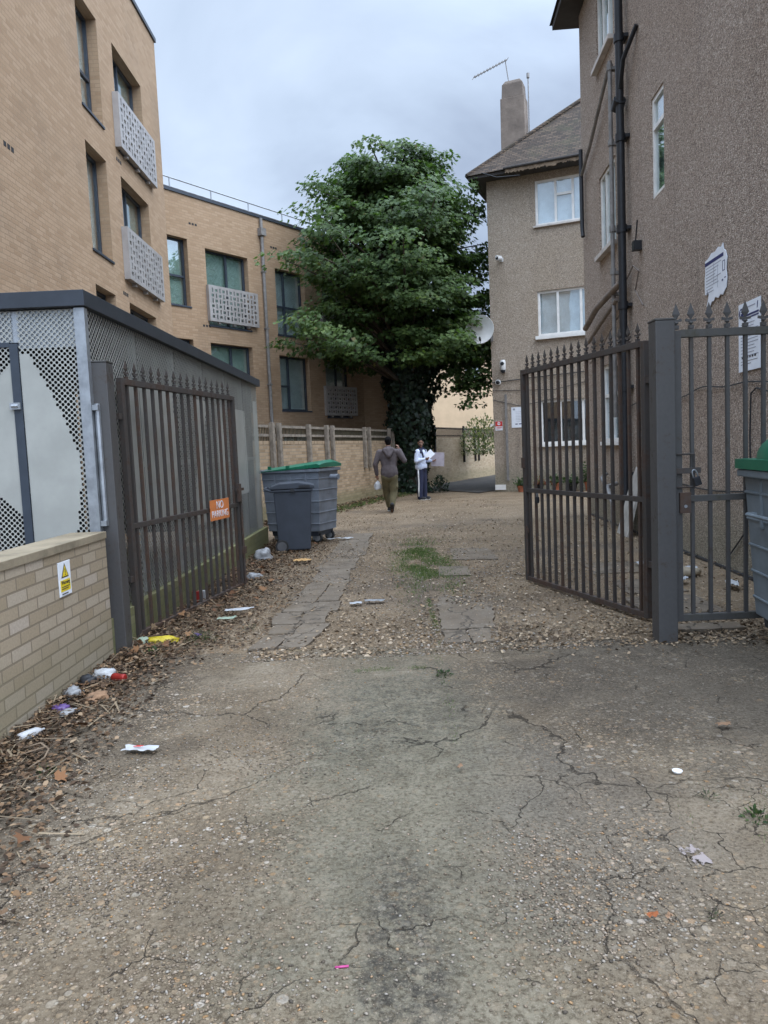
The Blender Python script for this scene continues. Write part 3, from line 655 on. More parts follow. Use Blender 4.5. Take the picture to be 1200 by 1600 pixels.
# drainpipes on the near face (local x runs towards the camera)
b = MB(); s_ = 3.45
b.tube([(s_, -.12, 10.0), (s_, -.12, 6.95), (s_ - .02, -.12, 6.75), (s_, -.12, 6.5), (s_, -.12, .05)], .062, 12)
for z in (9.3, 7.7, 6.2, 4.8, 3.6, 2.3, .9): b.tube([(s_, -.12, z), (s_, -.12, z + .12)], .08, 12); b.box(s_ - .12, s_ + .12, -.07, -.003, z + .03, z + .08)
b.tube([(s_, -.12, 6.95), (s_ + .3, -.14, 7.3), (s_ + .62, -.02, 7.62)], .035, 8); b.tube([(s_ - .14, -.13, 6.75), (s_, -.12, 6.85)], .1, 12)
b.tube([(s_, -.12, 2.0), (s_ + .05, -.14, 1.0), (s_ + .1, -.16, .2)], .05, 8)
b.build('drainpipe', m_pipe, rb, (0, 0, 0), arz, smooth='auto')
b = MB(); s2 = 2.78
b.tube([(s2, -.1, 7.75), (s2, -.1, 1.9)], .035, 10)
for z in (7.6, 6.4, 5.0, 4.3, 3.95): b.tube([(s2, -.1, z), (s2, -.1, z + .1)], .05, 10); b.box(s2 - .05, s2 + .05, -.07, -.003, z, z + .05)
b.tube([(s2, -.1, 7.72), (1.2, -.09, 7.05), (.35, -.08, 6.8)], .032, 8)
b.build('waste_pipe', m_pipe_gr, rb, (0, 0, 0), arz, smooth='auto')
b = MB(); b.tube([(.3, -.08, 7.3), (.3, -.08, 5.75), (.36, -.08, 5.6)], .04, 8); b.build('overflow_pipe', m_pipe, rb, (0, 0, 0), arz, smooth='auto')
b = MB(); b.tube([(.6, -.12, 3.75), (1.6, -.13, 3.95), (2.9, -.13, 4.02), (3.35, -.12, 4.05)], .055, 10); b.tube([(.75, -.1, 3.45), (1.8, -.1, 3.65), (3.0, -.1, 3.85)], .035, 8); b.tube([(.6, -.05, 3.05), (1.5, -.05, 3.2), (2.7, -.05, 3.55), (3.4, -.04, 3.7)], .012, 6)
b.tube([(3.2, -.05, 4.0), (3.8, -.05, 4.2), (4.1, -.05, 4.05), (3.9, -.05, 3.8), (4.3, -.05, 3.5)], .012, 6)
b.build('side_pipe', m_pipe_dash, rb, (0, 0, 0), arz, smooth='auto')
b = MB(); b.box(4.0, 4.12, -.12, -.003, 4.36, 4.5); b.tube([(4.06, -.08, 4.5), (4.1, -.06, 4.8)], .012, 6); b.build('junction_box', m_pipe, rb, (0, 0, 0), arz)
b = MB(); 
pts = [(x, -.025, 2.05 + .03 * math.sin(x * 2.1) + .02 * math.sin(x * 5)) for x in np.linspace(2.0, 9.5, 40)]; b.tube(pts, .008, 5)
pts = [(x, -.02, .95 - .12 * math.sin((x - 5) / 4 * math.pi) + .02 * (x - 5)) for x in np.linspace(4.5, 9.4, 30)]; b.tube(pts, .009, 5)
b.tube([(8.05, -.02, 1.97), (7.95, -.03, 1.92), (7.9, -.02, 1.5), (7.92, -.02, .8), (7.75, -.02, .45), (7.3, -.02, .12)], .009, 5); b.tube([(8.05, -.02, 1.97), (8.4, -.03, 1.9), (9.0, -.02, 2.1)], .009, 5)
b.build('cable', m_pipe, rb, (0, 0, 0), arz)
b = MB(); b.tube([(-.02, -.03, 3.55), (1.2, -.03, 3.62), (3.6, -.03, 3.72), (6.5, -.03, 3.9)], .014, 5); b.tube([(0, -.02, 3.3), (2, -.02, 3.2), (3.9, -.02, 3.55), (6.5, -.02, 3.5)], .009, 5); b.tube([(0, -.02, 3.0), (.9, -.02, 2.75), (2.2, -.02, 2.95)], .009, 5)
b.tube([(.0, -.63, 10.0), (.5, -.7, 9.75), (1.2, -.6, 9.72)], .012, 5)
b.build('cable', m_pipe, rb, wl, wrz)
b = MB(); b.box(.40, .47, -.06, -.003, .35, 3.15); b.build('conduit', m_pipe_gr, rb, wl, wrz)
b = MB(); b.box(0, .35, -.03, -.004, .05, .22); b.build('paint_patch', m_pvc, rb, wl, wrz)
b = MB(); b.tube([(2.6, -.06, .75), (2.9, -.3, .72), (3.3, -.3, .45), (3.3, -.3, .05)], .04, 8); b.tube([(1.9, -.06, .9), (2.3, -.25, .85), (2.8, -.25, .6)], .03, 8); b.build('waste_pipe', m_pipe_gr, rb, (0, 0, 0), arz, smooth='auto')

def at_wall(P, D, s, v, z):     # world point from wall coordinates (v positive = out of the wall)
    return Vector((P[0] + D[0] * s + D[1] * v, P[1] + D[1] * s - D[0] * v, z))
# ------------------------------------------------------------------ things fixed on the right block
m_text = simple('print_black', (.04, .04, .045), .6); m_red = simple('sign_red', (.55, .035, .03), .5)
def plate(name, label, cat, P, D, s0, s1, z0, z1, mat, v=.012):
    o = at_wall(P, D, s0, v, z0); th = thing(name, label, cat, o, rzof(D))
    b = MB(); b.box(0, s1 - s0, -.004, .006, 0, z1 - z0); b.build('sign_board', mat, th, bevel=.002); return th
def bars(th, rows, mat, name='print_lines', y=-.006):
    b = MB()
    for (x0, x1, z0, z1) in rows: b.box(x0, x1, y, y + .0015, z0, z1)
    return b.build(name, mat, th)
pn = plate('parking_notice', 'white parking notice board with navy header on the pebbledash wall behind the fence', 'sign', RB, aD, 7.62, 8.13, 2.16, 2.86, m_paper)
bars(pn, [(.09, .48, .555, .575), (.09, .48, .53, .545)], m_ink, 'header_bar')
bars(pn, [(.06, .06 + random.uniform(.3, .42), .48 - i * .033, .487 - i * .033) for i in range(11)] + [(.17, .40, .64, .65)], m_inkgrey)
bars(pn, [(.06, .45, .1, .104), (.06, .3, .07, .075)] + [(.08 + i * .06, .115 + i * .06, .13, .155) for i in range(6)], m_text, 'symbols')
b = MB(); b.lathe([(.055, -.0065), (.055, -.0055)], 20, 0, (.07, 0, .6), 'Y'); lg_ = b.build('logo_disc', m_ink, pn); text_mb('P', .09, m_paper, 'letter', lg_, (.07, -.0072, .6), (R(90), 0, 0))
b = MB(); b.prism([(.44, .6), (.452, .6), (.465, .66), (.47, .665), (.455, .667), (.445, .65)], -.0065, -.0055); b.build('logo_mark', m_ink, pn)
# torn notice
tn = thing('torn_notice', 'torn white paper notice with a navy stripe high on the pebbledash wall', 'sign', at_wall(RB, aD, 6.68, .012, 3.02), arz)
edge_pts = [(.0, .14), (.05, .13), (.07, .18), (.12, .12), (.05, .0), (.11, -.06), (.2, .03), (.26, .02), (.30, .06), (.40, .03), (.46, .06), (.52, .04), (.62, .1), (.64, .2), (.62, .3), (.645, .42), (.60, .50), (.55, .53), (.53, .60), (.48, .57), (.4, .59), (.3, .56), (.2, .57), (.1, .53), (0.01, .52), (.015, .4), (-.005, .3)]
b = MB(); b.prism(edge_pts, -.004, .004); b.build('paper', m_paper, tn)
bars(tn, [(.01, .55, .455, .495)], m_ink, 'header_bar')
bars(tn, [(.04, .04 + random.uniform(.15, .5), .42 - i * .035, .428 - i * .035) for i in range(9)] + [(.27, .275, .22, .44), (.38, .385, .15, .4)], m_inkgrey)
bars(tn, [(.52, .53, .3, .4), (.58, .59, .3, .4), (.52, .59, .295, .303), (.52, .59, .398, .405), (.5, .54, .19, .21), (.57, .62, .21, .22)], m_ink, 'symbols')
wn_ = plate('wall_notice', 'white notice board on the pale wing beside the grey conduit', 'sign', WP, wD, .6, 1.05, 2.06, 2.72, m_paper)
bars(wn_, [(.14, .38, .5 - i * .05, .507 - i * .05) for i in range(7)] + [(.05, .12, .56, .62)], m_inkgrey); bars(wn_, [(.12, .2, .1, .13), (.24, .34, .1, .13)], m_ink, 'symbols')
rs = plate('red_sign', 'small red and white safety sign near the corner of the pale wing', 'sign', WP, wD, .06, .30, 2.0, 2.3, m_paper)
bars(rs, [(.005, .235, .13, .295)], m_red, 'red_field'); bars(rs, [(.03, .21, .08, .1), (.03, .18, .04, .055)], m_red, 'print_lines'); b = MB(); b.lathe([(.05, -.0085), (.05, -.0078)], 16, 0, (.12, 0, .22), 'Y'); b.build('symbol_ring', m_paper, rs); bars(rs, [(.08, .16, .21, .23)], m_red, 'symbol_bar', -.0095)
# cameras
def camera_thing(kind, label, s, z):
    th = thing('security_camera', label, 'camera', at_wall(WP, wD, s, .0, z), wrz)
    if kind == 'bullet':
        b = MB(); b.box(-.06, .06, -.03, -.003, -.06, .06); b.tube([(0, -.03, 0), (0, -.12, .02)], .025, 8); b.build('bracket', m_white, th)
        b = MB(); b.tube([(.0, -.08, .03), (-.06, -.36, -.02)], .06, 12); b.tube([(.0, -.07, .075), (-.07, -.42, .03)], .045, 8, sq=(1, .6)); b.build('body', m_white, th, smooth='auto')
        b = MB(); b.tube([(-.06, -.362, -.02), (-.0625, -.37, -.0215)], .045, 12); b.build('lens', m_pipe, th)
    elif kind == 'ptz':
        b = MB(); b.box(-.05, .05, -.08, -.003, -.05, .3); b.build('bracket', m_white, th)
        b = MB(); b.lathe([(.07, 0), (.095, .05), (.095, .26), (.07, .32)], 16, 0, (0, -.16, .0)); b.build('body', m_white, th, smooth='auto')
        b = MB(); b.lathe([(.02, -.1), (.07, -.06), (.08, 0)], 16, 0, (0, -.16, 0)); b.lathe([(.06, 0), (.06, .09)], 14, 0, (0, -.27, .2), 'Y'); b.build('lens', m_pipe, th, smooth='auto')
    else:
        b = MB(); b.lathe([(.09, -.003), (.09, -.06), (.07, -.07)], 16, 0, (0, 0, 0), 'Y'); b.build('bracket', m_white, th, smooth='auto')
        b = MB(); b.lathe([(.065, -.07), (.06, -.11), (.035, -.135), (.005, -.145)], 16, 0, (0, 0, 0), 'Y'); b.build('lens', m_pipe, th, smooth='auto')
camera_thing('bullet', 'small white bullet camera high on the pale wing between two window rows', .42, 7.42)
camera_thing('ptz', 'upright white camera with black lens above the wing cables', .40, 3.92)
camera_thing('dome', 'round dome camera just below the wing cables at the corner', .2, 3.55)
# satellite dish on the wing corner
dish = thing('satellite_dish', 'white satellite dish on the left corner of the pale wing', 'satellite dish', (3.66, 24.25, 5.2), R(-18))
b = MB(); n_ = 24; prof = [(.0, 0.0), (.15, .012), (.3, .05), (.42, .10), (.46, .125), (.455, .14), (.3, .07), (.15, .03), (0.001, .015)]
b.lathe([(max(r_, .002), -z) for r_, z in prof], n_, 0, (-.25, -.18, .05), 'Y'); b.build('reflector', m_white, dish, smooth='auto')
b = MB(); b.tube([(.08, .1, -.2), (-.1, -.05, -.2), (-.22, -.17, -.05)], .025, 8); b.box(.04, .12, .02, .12, -.32, -.08); b.build('bracket', m_pipe_gr, dish)
b = MB(); b.tube([(-.25, -.2, -.38), (-.2, -.6, -.32)], .014, 6); b.tube([(-.2, -.56, -.34), (-.2, -.66, -.26)], .035, 8); b.build('feed_arm', m_pipe, dish)
# television aerials on the chimney
ae = thing('television_aerial', 'thin comb television aerial tilted on top of the chimney', 'aerial', (4.78, 25.6, 13.5))
b = MB(); b.tube([(0, 0, 0), (-.1, 0, .72)], .016, 6); b.build('mast', m_pipe_gr, ae)
b = MB(); d0, d1 = Vector((-.05, -.05, .74)), Vector((-1.2, -.25, .12)); b.tube([d0, d1], .02, 6)
for k in range(12):
    p_ = d0.lerp(d1, k / 11); b.tube([p_ + Vector((.05, -.0, .07)), p_ - Vector((.05, -.0, .07))], .011, 4); b.tube([p_ + Vector((.02, -.09, .0)), p_ - Vector((.02, -.09, 0))], .007, 4)
b.build('boom', m_pipe_gr, ae)
am = thing('aerial_mast', 'slim vertical pole with small sensor strapped beside the chimney', 'aerial', (5.42, 25.6, 11.75))
b = MB(); b.tube([(0, 0, 0), (0, 0, 1.95)], .018, 6); b.build('mast', m_pipe_gr, am); b = MB(); b.tube([(0, 0, 1.9), (0, 0, 2.05)], .05, 8); b.build('sensor', m_pipe_gr, am)
b = MB(); b.tube([(-.2, 0, .15), (.1, 0, .15)], .015, 6); b.tube([(-.2, 0, .05), (.1, 0, .05)], .015, 6); b.build('bracket', m_pipe_gr, am)

# ------------------------------------------------------------------ left low wall, bin store
lw = tag(MB().wall(0, 8.55, -.2, .93, 0, .24, []).build('brick_wall', m_brick_low, None, (-2.12, -3, 0), R(90)), 'low buff brick wall with yellow warning sign in front of the bin store', 'wall')
cp = MB(); cp.wall(-.02, 8.55, .932, .985, -.012, .26, []); 
t = NT('wall_coping'); n = t.noise(3, 7, .65); c = t.ramp(n, [(.3, (.15, .125, .085)), (.55, (.27, .225, .155)), (.8, (.36, .30, .21))]); m_cap = t.done(t.pbsdf(c, .92, 0, t.bump(t.noise(40, 4), .4, .006)))
cp.build('coping', m_cap, lw, bevel=.004)
ws = thing('warning_sign', 'yellow and white warning sign fixed to the low brick wall', 'sign', (-2.118, 4.70, .645), R(90))
b = MB(); b.box(0, .18, -.006, 0.0, 0, .225); b.build('sign_board', m_paper, ws, bevel=.002)
m_yel = simple('sign_yellow', (.72, .55, .02), .5, 0, .05)
bars(ws, [(.018, .162, .03, .105)], m_yel, 'yellow_panel', -.0075)
b = MB(); b.prism([(.035, .12), (.145, .12), (.09, .213)], -.0078, -.0065); w_ = b.build('triangle', m_text, ws)
b = MB(); b.prism([(.05, .128), (.13, .128), (.09, .197)], -.0092, -.0082); b.build('yellow_field', m_yel, w_)
b = MB(); b.prism([(.086, .148), (.094, .148), (.096, .178), (.084, .178)], -.0105, -.0095); b.box(.086, .094, -.0105, -.0095, .135, .143); b.build('exclamation_mark', m_text, w_)
text_mb('Warning', .036, m_text, 'lettering', ws, (.09, -.0085, .088), (R(90), 0, 0))
bars(ws, [(.03, .15, .058, .063), (.03, .13, .045, .05), (.03, .12, .012, .018)], m_text, 'print_lines', -.0092)

# perforated cladding material: staggered round holes except inside wavy solid shapes
def perf(name, solid_fn, pitch=.042, rad=.0150):
    t = NT(name); p = t.xyz(); u, z = p[0], p[2]
    def dist(off):
        a = t.M('SUBTRACT', t.M('FRACT', t.M('ADD', t.M('DIVIDE', u, pitch), off)), .5); b_ = t.M('SUBTRACT', t.M('FRACT', t.M('ADD', t.M('DIVIDE', z, pitch), off)), .5)
        return t.M('SQRT', t.M('ADD', t.M('MULTIPLY', a, a), t.M('MULTIPLY', b_, b_)))
    hole = t.M('LESS_THAN', t.M('MINIMUM', dist(0.0), dist(.5)), rad / pitch)
    # evaluate the solid shapes on the hole lattice so that no hole is cut in half
    uq = t.M('MULTIPLY', t.M('ROUND', t.M('DIVIDE', u, pitch * .5)), pitch * .5); zq = t.M('MULTIPLY', t.M('ROUND', t.M('DIVIDE', z, pitch * .5)), pitch * .5)
    hole = t.M('MULTIPLY', hole, t.M('SUBTRACT', 1.0, solid_fn(t, uq, zq)))
    n = t.noise(2.5, 6, .6); c = t.mix(t.step(n, .35, .7), (.305, .31, .285), (.37, .375, .345)); st = t.noise(1.5, 5, .6, t.vmul(t.P, (3, 3, .3))); c = t.mix(t.M('MULTIPLY', t.step(st, .5, .75), .25), c, (.30, .30, .28))
    pr = t.pbsdf(c, .42, .15, None, .4); tr = t.n('ShaderNodeBsdfTransparent')
    ms = t.n('ShaderNodeMixShader'); t.set(ms.inputs[0], hole); t.t.links.new(pr, ms.inputs[1]); t.t.links.new(tr.outputs[0], ms.inputs[2])
    return t.done(ms.outputs[0])
def wave_solid(t, u, z, items):
    """union of shapes: (centre, half width, amplitude, frequency, phase, z0, z1)"""
    r_ = None
    for (c_, w_, a_, f_, ph, z0, z1) in items:
        cen = t.M('ADD', c_, t.M('MULTIPLY', t.M('SINE', t.M('ADD', t.M('MULTIPLY', z, f_), ph)), a_))
        wid = t.M('ADD', w_, t.M('MULTIPLY', t.M('SINE', t.M('ADD', t.M('MULTIPLY', z, f_ * 1.7), ph * 2)), a_ * .6))
        m = t.M('MULTIPLY', t.M('LESS_THAN', t.M('ABSOLUTE', t.M('SUBTRACT', u, cen)), wid), t.M('MULTIPLY', t.M('GREATER_THAN', z, z0), t.M('LESS_THAN', z, z1)))
        r_ = m if r_ is None else t.M('MAXIMUM', r_, m)
    return r_
store = thing('bin_store', 'low grey bin store clad in perforated metal with a dark flat roof', 'shelter', (-2.2, 5.62, 0))
sD = unit((.14, 6.8)); srz = rzof(sD)
# side (along the drive)
SL = 6.88
m_perf_s = perf('perforated_side', lambda t, u, z: t.M('MAXIMUM', wave_solid(t, u, z, [(1.5, .72, .10, 2.3, 0.6, .92, 2.20), (3.15, .20, .10, 2.6, 2.0, .75, 2.20), (4.1, .14, .07, 2.2, 4.0, .92, 2.2), (5.35, .50, .06, 2.4, 1.0, .95, 2.2), (6.62, .14, .05, 2.5, 3.0, .3, 2.4)]), t.M('LESS_THAN', t.M('ABSOLUTE', t.M('SUBTRACT', t.M('FRACT', t.M('DIVIDE', u, 1.147)), .5)), -1.0)), .052, .0150)
pw = SL / 6
for i in range(6):
    b = MB(); b.box(i * pw + .008, (i + 1) * pw - .008, 0, .003, .30, 2.665); b.build('cladding_panel', m_perf_s, store, (0, 0, 0), srz)
b = MB()
for i in range(1, 6): b.box(i * pw - .03, i * pw + .03, .02, .07, .3, 2.66)
b.box(.05, SL - .05, .0201, .0701, 1.45, 1.5); b.build('side_rail', m_galv, store, (0, 0, 0), srz)
b = MB(); b.box(-.03, .03, -.035, .045, .3, 2.66); b.tube([(.02, -.06, 1.95), (.02, -.06, 1.02)], .022, 8); b.box(-.02, .05, -.08, -.036, 1.9, 1.94); b.box(-.02, .05, -.08, -.036, 1.02, 1.06); b.build('corner_post', m_galv, store, (0, 0, 0), srz)
b = MB(); b.wall(-.5, SL + .05, -.2, .295, -.06, .2, []); b.build('plinth', m_plinth, store, (0, 0, 0), srz)
# front (faces the street): local x to the left of the corner is negative
def front_solid(t, u, z):
    bd = t.M('ADD', -.155, t.M('ADD', t.M('MULTIPLY', t.M('SINE', t.M('MULTIPLY', t.M('SUBTRACT', z, .95), 2.05)), .075), t.M('MULTIPLY', t.M('MAXIMUM', t.M('SUBTRACT', z, 1.55), 0.0), -.36)))
    a = t.M('MULTIPLY', t.M('LESS_THAN', u, bd), t.M('LESS_THAN', z, 2.34))
    left = t.M('MULTIPLY', t.M('LESS_THAN', u, -.555), t.M('GREATER_THAN', t.M('ADD', z, t.M('MULTIPLY', u, .9)), .62))
    left = t.M('MULTIPLY', left, t.M('LESS_THAN', t.M('SUBTRACT', z, t.M('MULTIPLY', t.M('ADD', u, .56), 1.2)), 2.28))
    inr = t.M('GREATER_THAN', u, -.5)
    rim = t.M('GREATER_THAN', u, -.028)
    return t.M('MAXIMUM', rim, t.M('MAXIMUM', t.M('MULTIPLY', a, inr), left))
m_perf_f = perf('perforated_front', front_solid, .042, .0122)
for (x0, x1, z0, z1) in ((-.488, -.034, .5, 2.66), (-1.7, -.56, .5, 2.40), (-1.7, -.53, 2.43, 2.66), (-2.86, -1.72, .5, 2.66)):
    b = MB(); b.box(x0, x1, 0, .003, z0, z1); b.build('cladding_panel', m_perf_f, store)
b = MB(); b.box(-.555, -.492, -.012, .03, .5, 2.42); b.box(-1.75, -.5555, -.0121, .03, 2.395, 2.43); b.build('door_frame', m_frame_dk, store)
b = MB(); b.box(-.575, -.50, -.035, -.0125, 1.93, 1.98); b.tube([(-.56, -.03, 1.955), (-.51, -.03, 1.955)], .018, 8); b.build('door_hinge', m_galv, store)
b = MB(); b.box(-.49, -.03, .012, .016, 2.38, 2.66); b.box(-2.86, -.49, .012, .0161, 2.43, 2.66); b.build('added_pale_sheet', m_galv, store)  # added sheet; its pale grey imitates light seen through the top holes
# roof: fascia plus sheet, following the side's slight turn
b = MB(); q = Vector((sD[0] * (SL + .1), sD[1] * (SL + .1), 0)); o_ = .05
cor = [(o_, -.06), (q.x + o_, q.y), (q.x - 3.05, q.y), (-2.92, -.06)]
b.add([(x, y, 2.668) for x, y in cor] + [(x, y, 2.785) for x, y in cor], [(0, 1, 2, 3), (4, 5, 6, 7), (0, 1, 5, 4), (1, 2, 6, 5), (2, 3, 7, 6), (3, 0, 4, 7)]); b.build('roof', m_coping, store, bevel=.004)
b = MB(); b.box(-2.86, -2.81, .1, 6.7, 0, 2.66); b.box(-2.8, .05, 6.75, 6.79, 0.3, 2.66); b.box(-2.8, -.05, .12, 6.7, -.02, .05); b.build('back_panel', m_frame_dk, store)

# ------------------------------------------------------------------ gates, posts, fence
def spear(b, x, z, s=1.0, y=0.0):
    b.box(x - .013 * s, x + .013 * s, y - .013 * s, y + .013 * s, z, z + .022 * s)
    b.add([(x, y, z + .02 * s), (x - .011 * s, y - .011 * s, z + .035 * s), (x + .011 * s, y - .011 * s, z + .035 * s), (x + .011 * s, y + .011 * s, z + .035 * s), (x - .011 * s, y + .011 * s, z + .035 * s), (x, y, z + .05 * s)],
          [(0, 2, 1), (0, 3, 2), (0, 4, 3), (0, 1, 4), (5, 1, 2), (5, 2, 3), (5, 3, 4), (5, 4, 1)])
    b.prism([(x - .032 * s, z + .045 * s), (x - .03 * s, z + .06 * s), (x - .008 * s, z + .055 * s), (x + .008 * s, z + .055 * s), (x + .03 * s, z + .06 * s), (x + .032 * s, z + .045 * s), (x + .006 * s, z + .04 * s), (x - .006 * s, z + .04 * s)], y - .006, y + .006)
    zb = z + .05 * s; h = .10 * s; w_ = .021 * s
    b.add([(x, y, zb), (x - w_, y - .007, zb + h * .35), (x + w_, y - .007, zb + h * .35), (x + w_, y + .007, zb + h * .35), (x - w_, y + .007, zb + h * .35), (x, y, zb + h)],
          [(0, 2, 1), (0, 3, 2), (0, 4, 3), (0, 1, 4), (5, 1, 2), (5, 2, 3), (5, 3, 4), (5, 4, 1)])
_spear = {}
def gate(name, label, P, D, L, zb, zm, zt, nb, mats, st=.05, cat='gate', sag=0.0):
    rz = rzof(D); g = thing(name, label, cat, (P[0], P[1], 0), rz); ma, mb_ = mats
    for x0 in (0, L - st):
        b = MB(); b.box(x0, x0 + st, -.025, .025, zb, zt + (0 if x0 else .01)); b.build('stile', ma, g, bevel=.004)
    for z, h, y in ((zb, .045, .022), (zm, .045, .018), (zt - .045, .05, .026)):
        b = MB(); b.box(st + .001, L - st - .001, -y, y, z, z + h); b.build('rail', mb_ if z == zb else ma, g, bevel=.003)
    for i in range(nb):
        x = st + (L - 2 * st) * (i + .5) / nb
        b = MB(); b.box(x - .012, x + .012, -.0125, .0125, zb + .046, zm - .001); b.box(x - .012, x + .012, -.0125, .0125, zm + .046, zt - .046)
        bo = b.build('bar', mb_ if i % 4 == 1 or i > nb - 4 else ma, g)
        b = MB(); spear(b, x, zt + .006, 1.05); b.build('spearhead', ma, bo)
    return g
lgD = unit((.47, 2.29))
lgate = gate('driveway_gate', 'open rusty iron gate with orange NO PARKING sign against the bin store', (-2.125, 6.1), lgD, 2.34, .02, .94, 2.18, 16, (m_gate, m_gate_rust))
b = MB(); b.box(-.05, -.002, -.015, .015, 1.85, 1.9); b.box(-.05, -.002, -.015, .015, .5, .55); b.build('hinge', m_gate, lgate)
b = MB(); b.box(2.24, 2.3, -.06, -.027, 1.0, 1.2); b.box(2.2, 2.40, -.05, -.03, 1.12, 1.15); b.box(2.30, 2.36, -.06, -.026, .4, .48); b.tube([(2.32, -.04, .05), (2.32, -.04, 1.2)], .012, 8); b.build('bolt', m_gate_rust, lgate)
rgD = unit((.61, -2.02))   # runs from the free end to the hinge so that its outside faces the drive
rg0 = (1.55, 8.02)
rgate = gate('driveway_gate', 'open dark iron gate on the right with a padlock hanging on its middle rail', rg0, rgD, 2.12, .02, .985, 2.29, 16, (m_gate, m_gate_rust))
b = MB(); b.box(2.122, 2.17, -.015, .015, 1.95, 2.0); b.box(2.122, 2.17, -.015, .015, .45, .5); b.build('hinge', m_gate, rgate)
b = MB(); b.tube([(.08, -.035, .1), (.08, -.035, .62)], .011, 8); b.box(.055, .115, -.045, -.026, .55, .6); b.build('bolt', m_gate_rust, rgate); b = MB(); b.box(.02, .06, -.05, -.026, 1.25, 1.36); b.build('lock_plate', m_gate_rust, rgate)
def post(label, x, y, w, h):
    th = thing('gate_post', label, 'post', (x, y, 0)); b = MB(); b.box(-w / 2, w / 2, -w / 2, w / 2, -.1, h); b.build('shaft', m_post, th, bevel=.008)
    b = MB(); b.box(-w / 2 - .004, w / 2 + .004, -w / 2 - .004, w / 2 + .004, h + .001, h + .014); b.build('cap', m_post_top, th, bevel=.003)
post('square dark steel gate post at the end of the low brick wall', -2.125, 5.72, .145, 2.26)
post('square dark steel gate post between the right gate and fence panel', 2.06, 5.4, .142, 2.34)
fence = thing('side_gate', 'narrow iron spear-topped side gate between the right post and the bin', 'gate', (2.145, 5.4, 0), 0)
b = MB(); b.box(.0, .045, -.025, .025, .14, 2.27); b.build('stile', m_post, fence); b = MB(); b.box(1.2, 1.245, -.025, .025, .14, 2.27); b.build('stile', m_post, fence)
for z, h in ((.14, .05), (1.03, .045), (2.22, .055)):
    b = MB(); b.box(.046, 1.199, -.024, .024, z, z + h); b.build('rail', m_post_top, fence, bevel=.003)
for i in range(9):
    x = .127 + .131 * i
    if x > 1.18: break
    b = MB(); b.box(x - .0125, x + .0125, -.0125, .0125, .191, 1.029); b.box(x - .0125, x + .0125, -.0125, .0125, 1.076, 2.219); bo = b.build('bar', m_post, fence)
    b = MB(); spear(b, x, 2.28, 1.25); b.build('spearhead', m_post, bo)
b = MB(); spear(b, .02, 2.28, 1.25); b.build('spearhead', m_post, fence)
b = MB(); b.box(.02, .1, -.045, -.0255, .95, 1.1); b.build('lock_case', m_gate_rust, fence); b = MB(); b.lathe([(.012, -.048), (.012, -.0455)], 10, 0, (.06, 0, 1.0), 'Y'); b.build('keyhole', m_galv, fence)
b = MB(); b.box(-.02, .17, -.05, -.0255, 1.24, 1.28); b.tube([(0, -.035, 1.38), (.13, -.035, 1.38)], .007, 6); b.tube([(0, -.035, 1.14), (.12, -.035, 1.14)], .007, 6); b.tube([(.13, -.035, 1.14), (.13, -.035, 1.38)], .006, 6); b.build('bolt', m_gate, fence)
def padlock(label, loc, rz, tilt=0.0):
    th = thing('padlock', label, 'padlock', loc, rz); th.rotation_euler = (0, tilt, rz)
    b = MB(); b.box(-.025, .025, -.014, .014, -.11, -.045); b.build('lock_body', m_pipe, th, bevel=.006)
    pts = [(.017 * math.cos(a), 0, -.02 + .03 * math.sin(a)) for a in np.linspace(0, math.pi, 9)]; b = MB(); b.tube([(.017, 0, -.05)] + pts + [(-.017, 0, -.05)], .0055, 6); b.build('shackle', m_galv, th, smooth=True)
padlock('black padlock hanging open on the middle rail of the right gate', (rg0[0] + rgD[0] * .25 , rg0[1] + rgD[1] * .25 - .03, .99), rzof(rgD))
padlock('black padlock hanging from the bolt of the side gate', (2.262, 5.345, 1.255), 0, R(-18))
# no parking sign
m_orange = simple('sign_orange', (.62, .20, .06), .5, 0, .08)
npos = Vector((-2.125, 6.1, 0)) + Vector((lgD[0], lgD[1], 0)) * 1.50 + Vector((lgD[1], -lgD[0], 0)) * .034
ns = thing('no_parking_sign', 'orange NO PARKING sign on the middle rail of the left gate', 'sign', (npos.x, npos.y, .85), rzof(lgD))
b = MB(); b.box(0, .48, -.004, 0.0, 0, .215); b.build('sign_board', m_orange, ns, bevel=.003)
text_mb('NO', .115, m_paper, 'lettering', ns, (.24, -.006, .155), (R(90), 0, 0), .001); text_mb('PARKING', .10, m_paper, 'lettering', ns, (.24, -.006, .062), (R(90), 0, 0), .001)

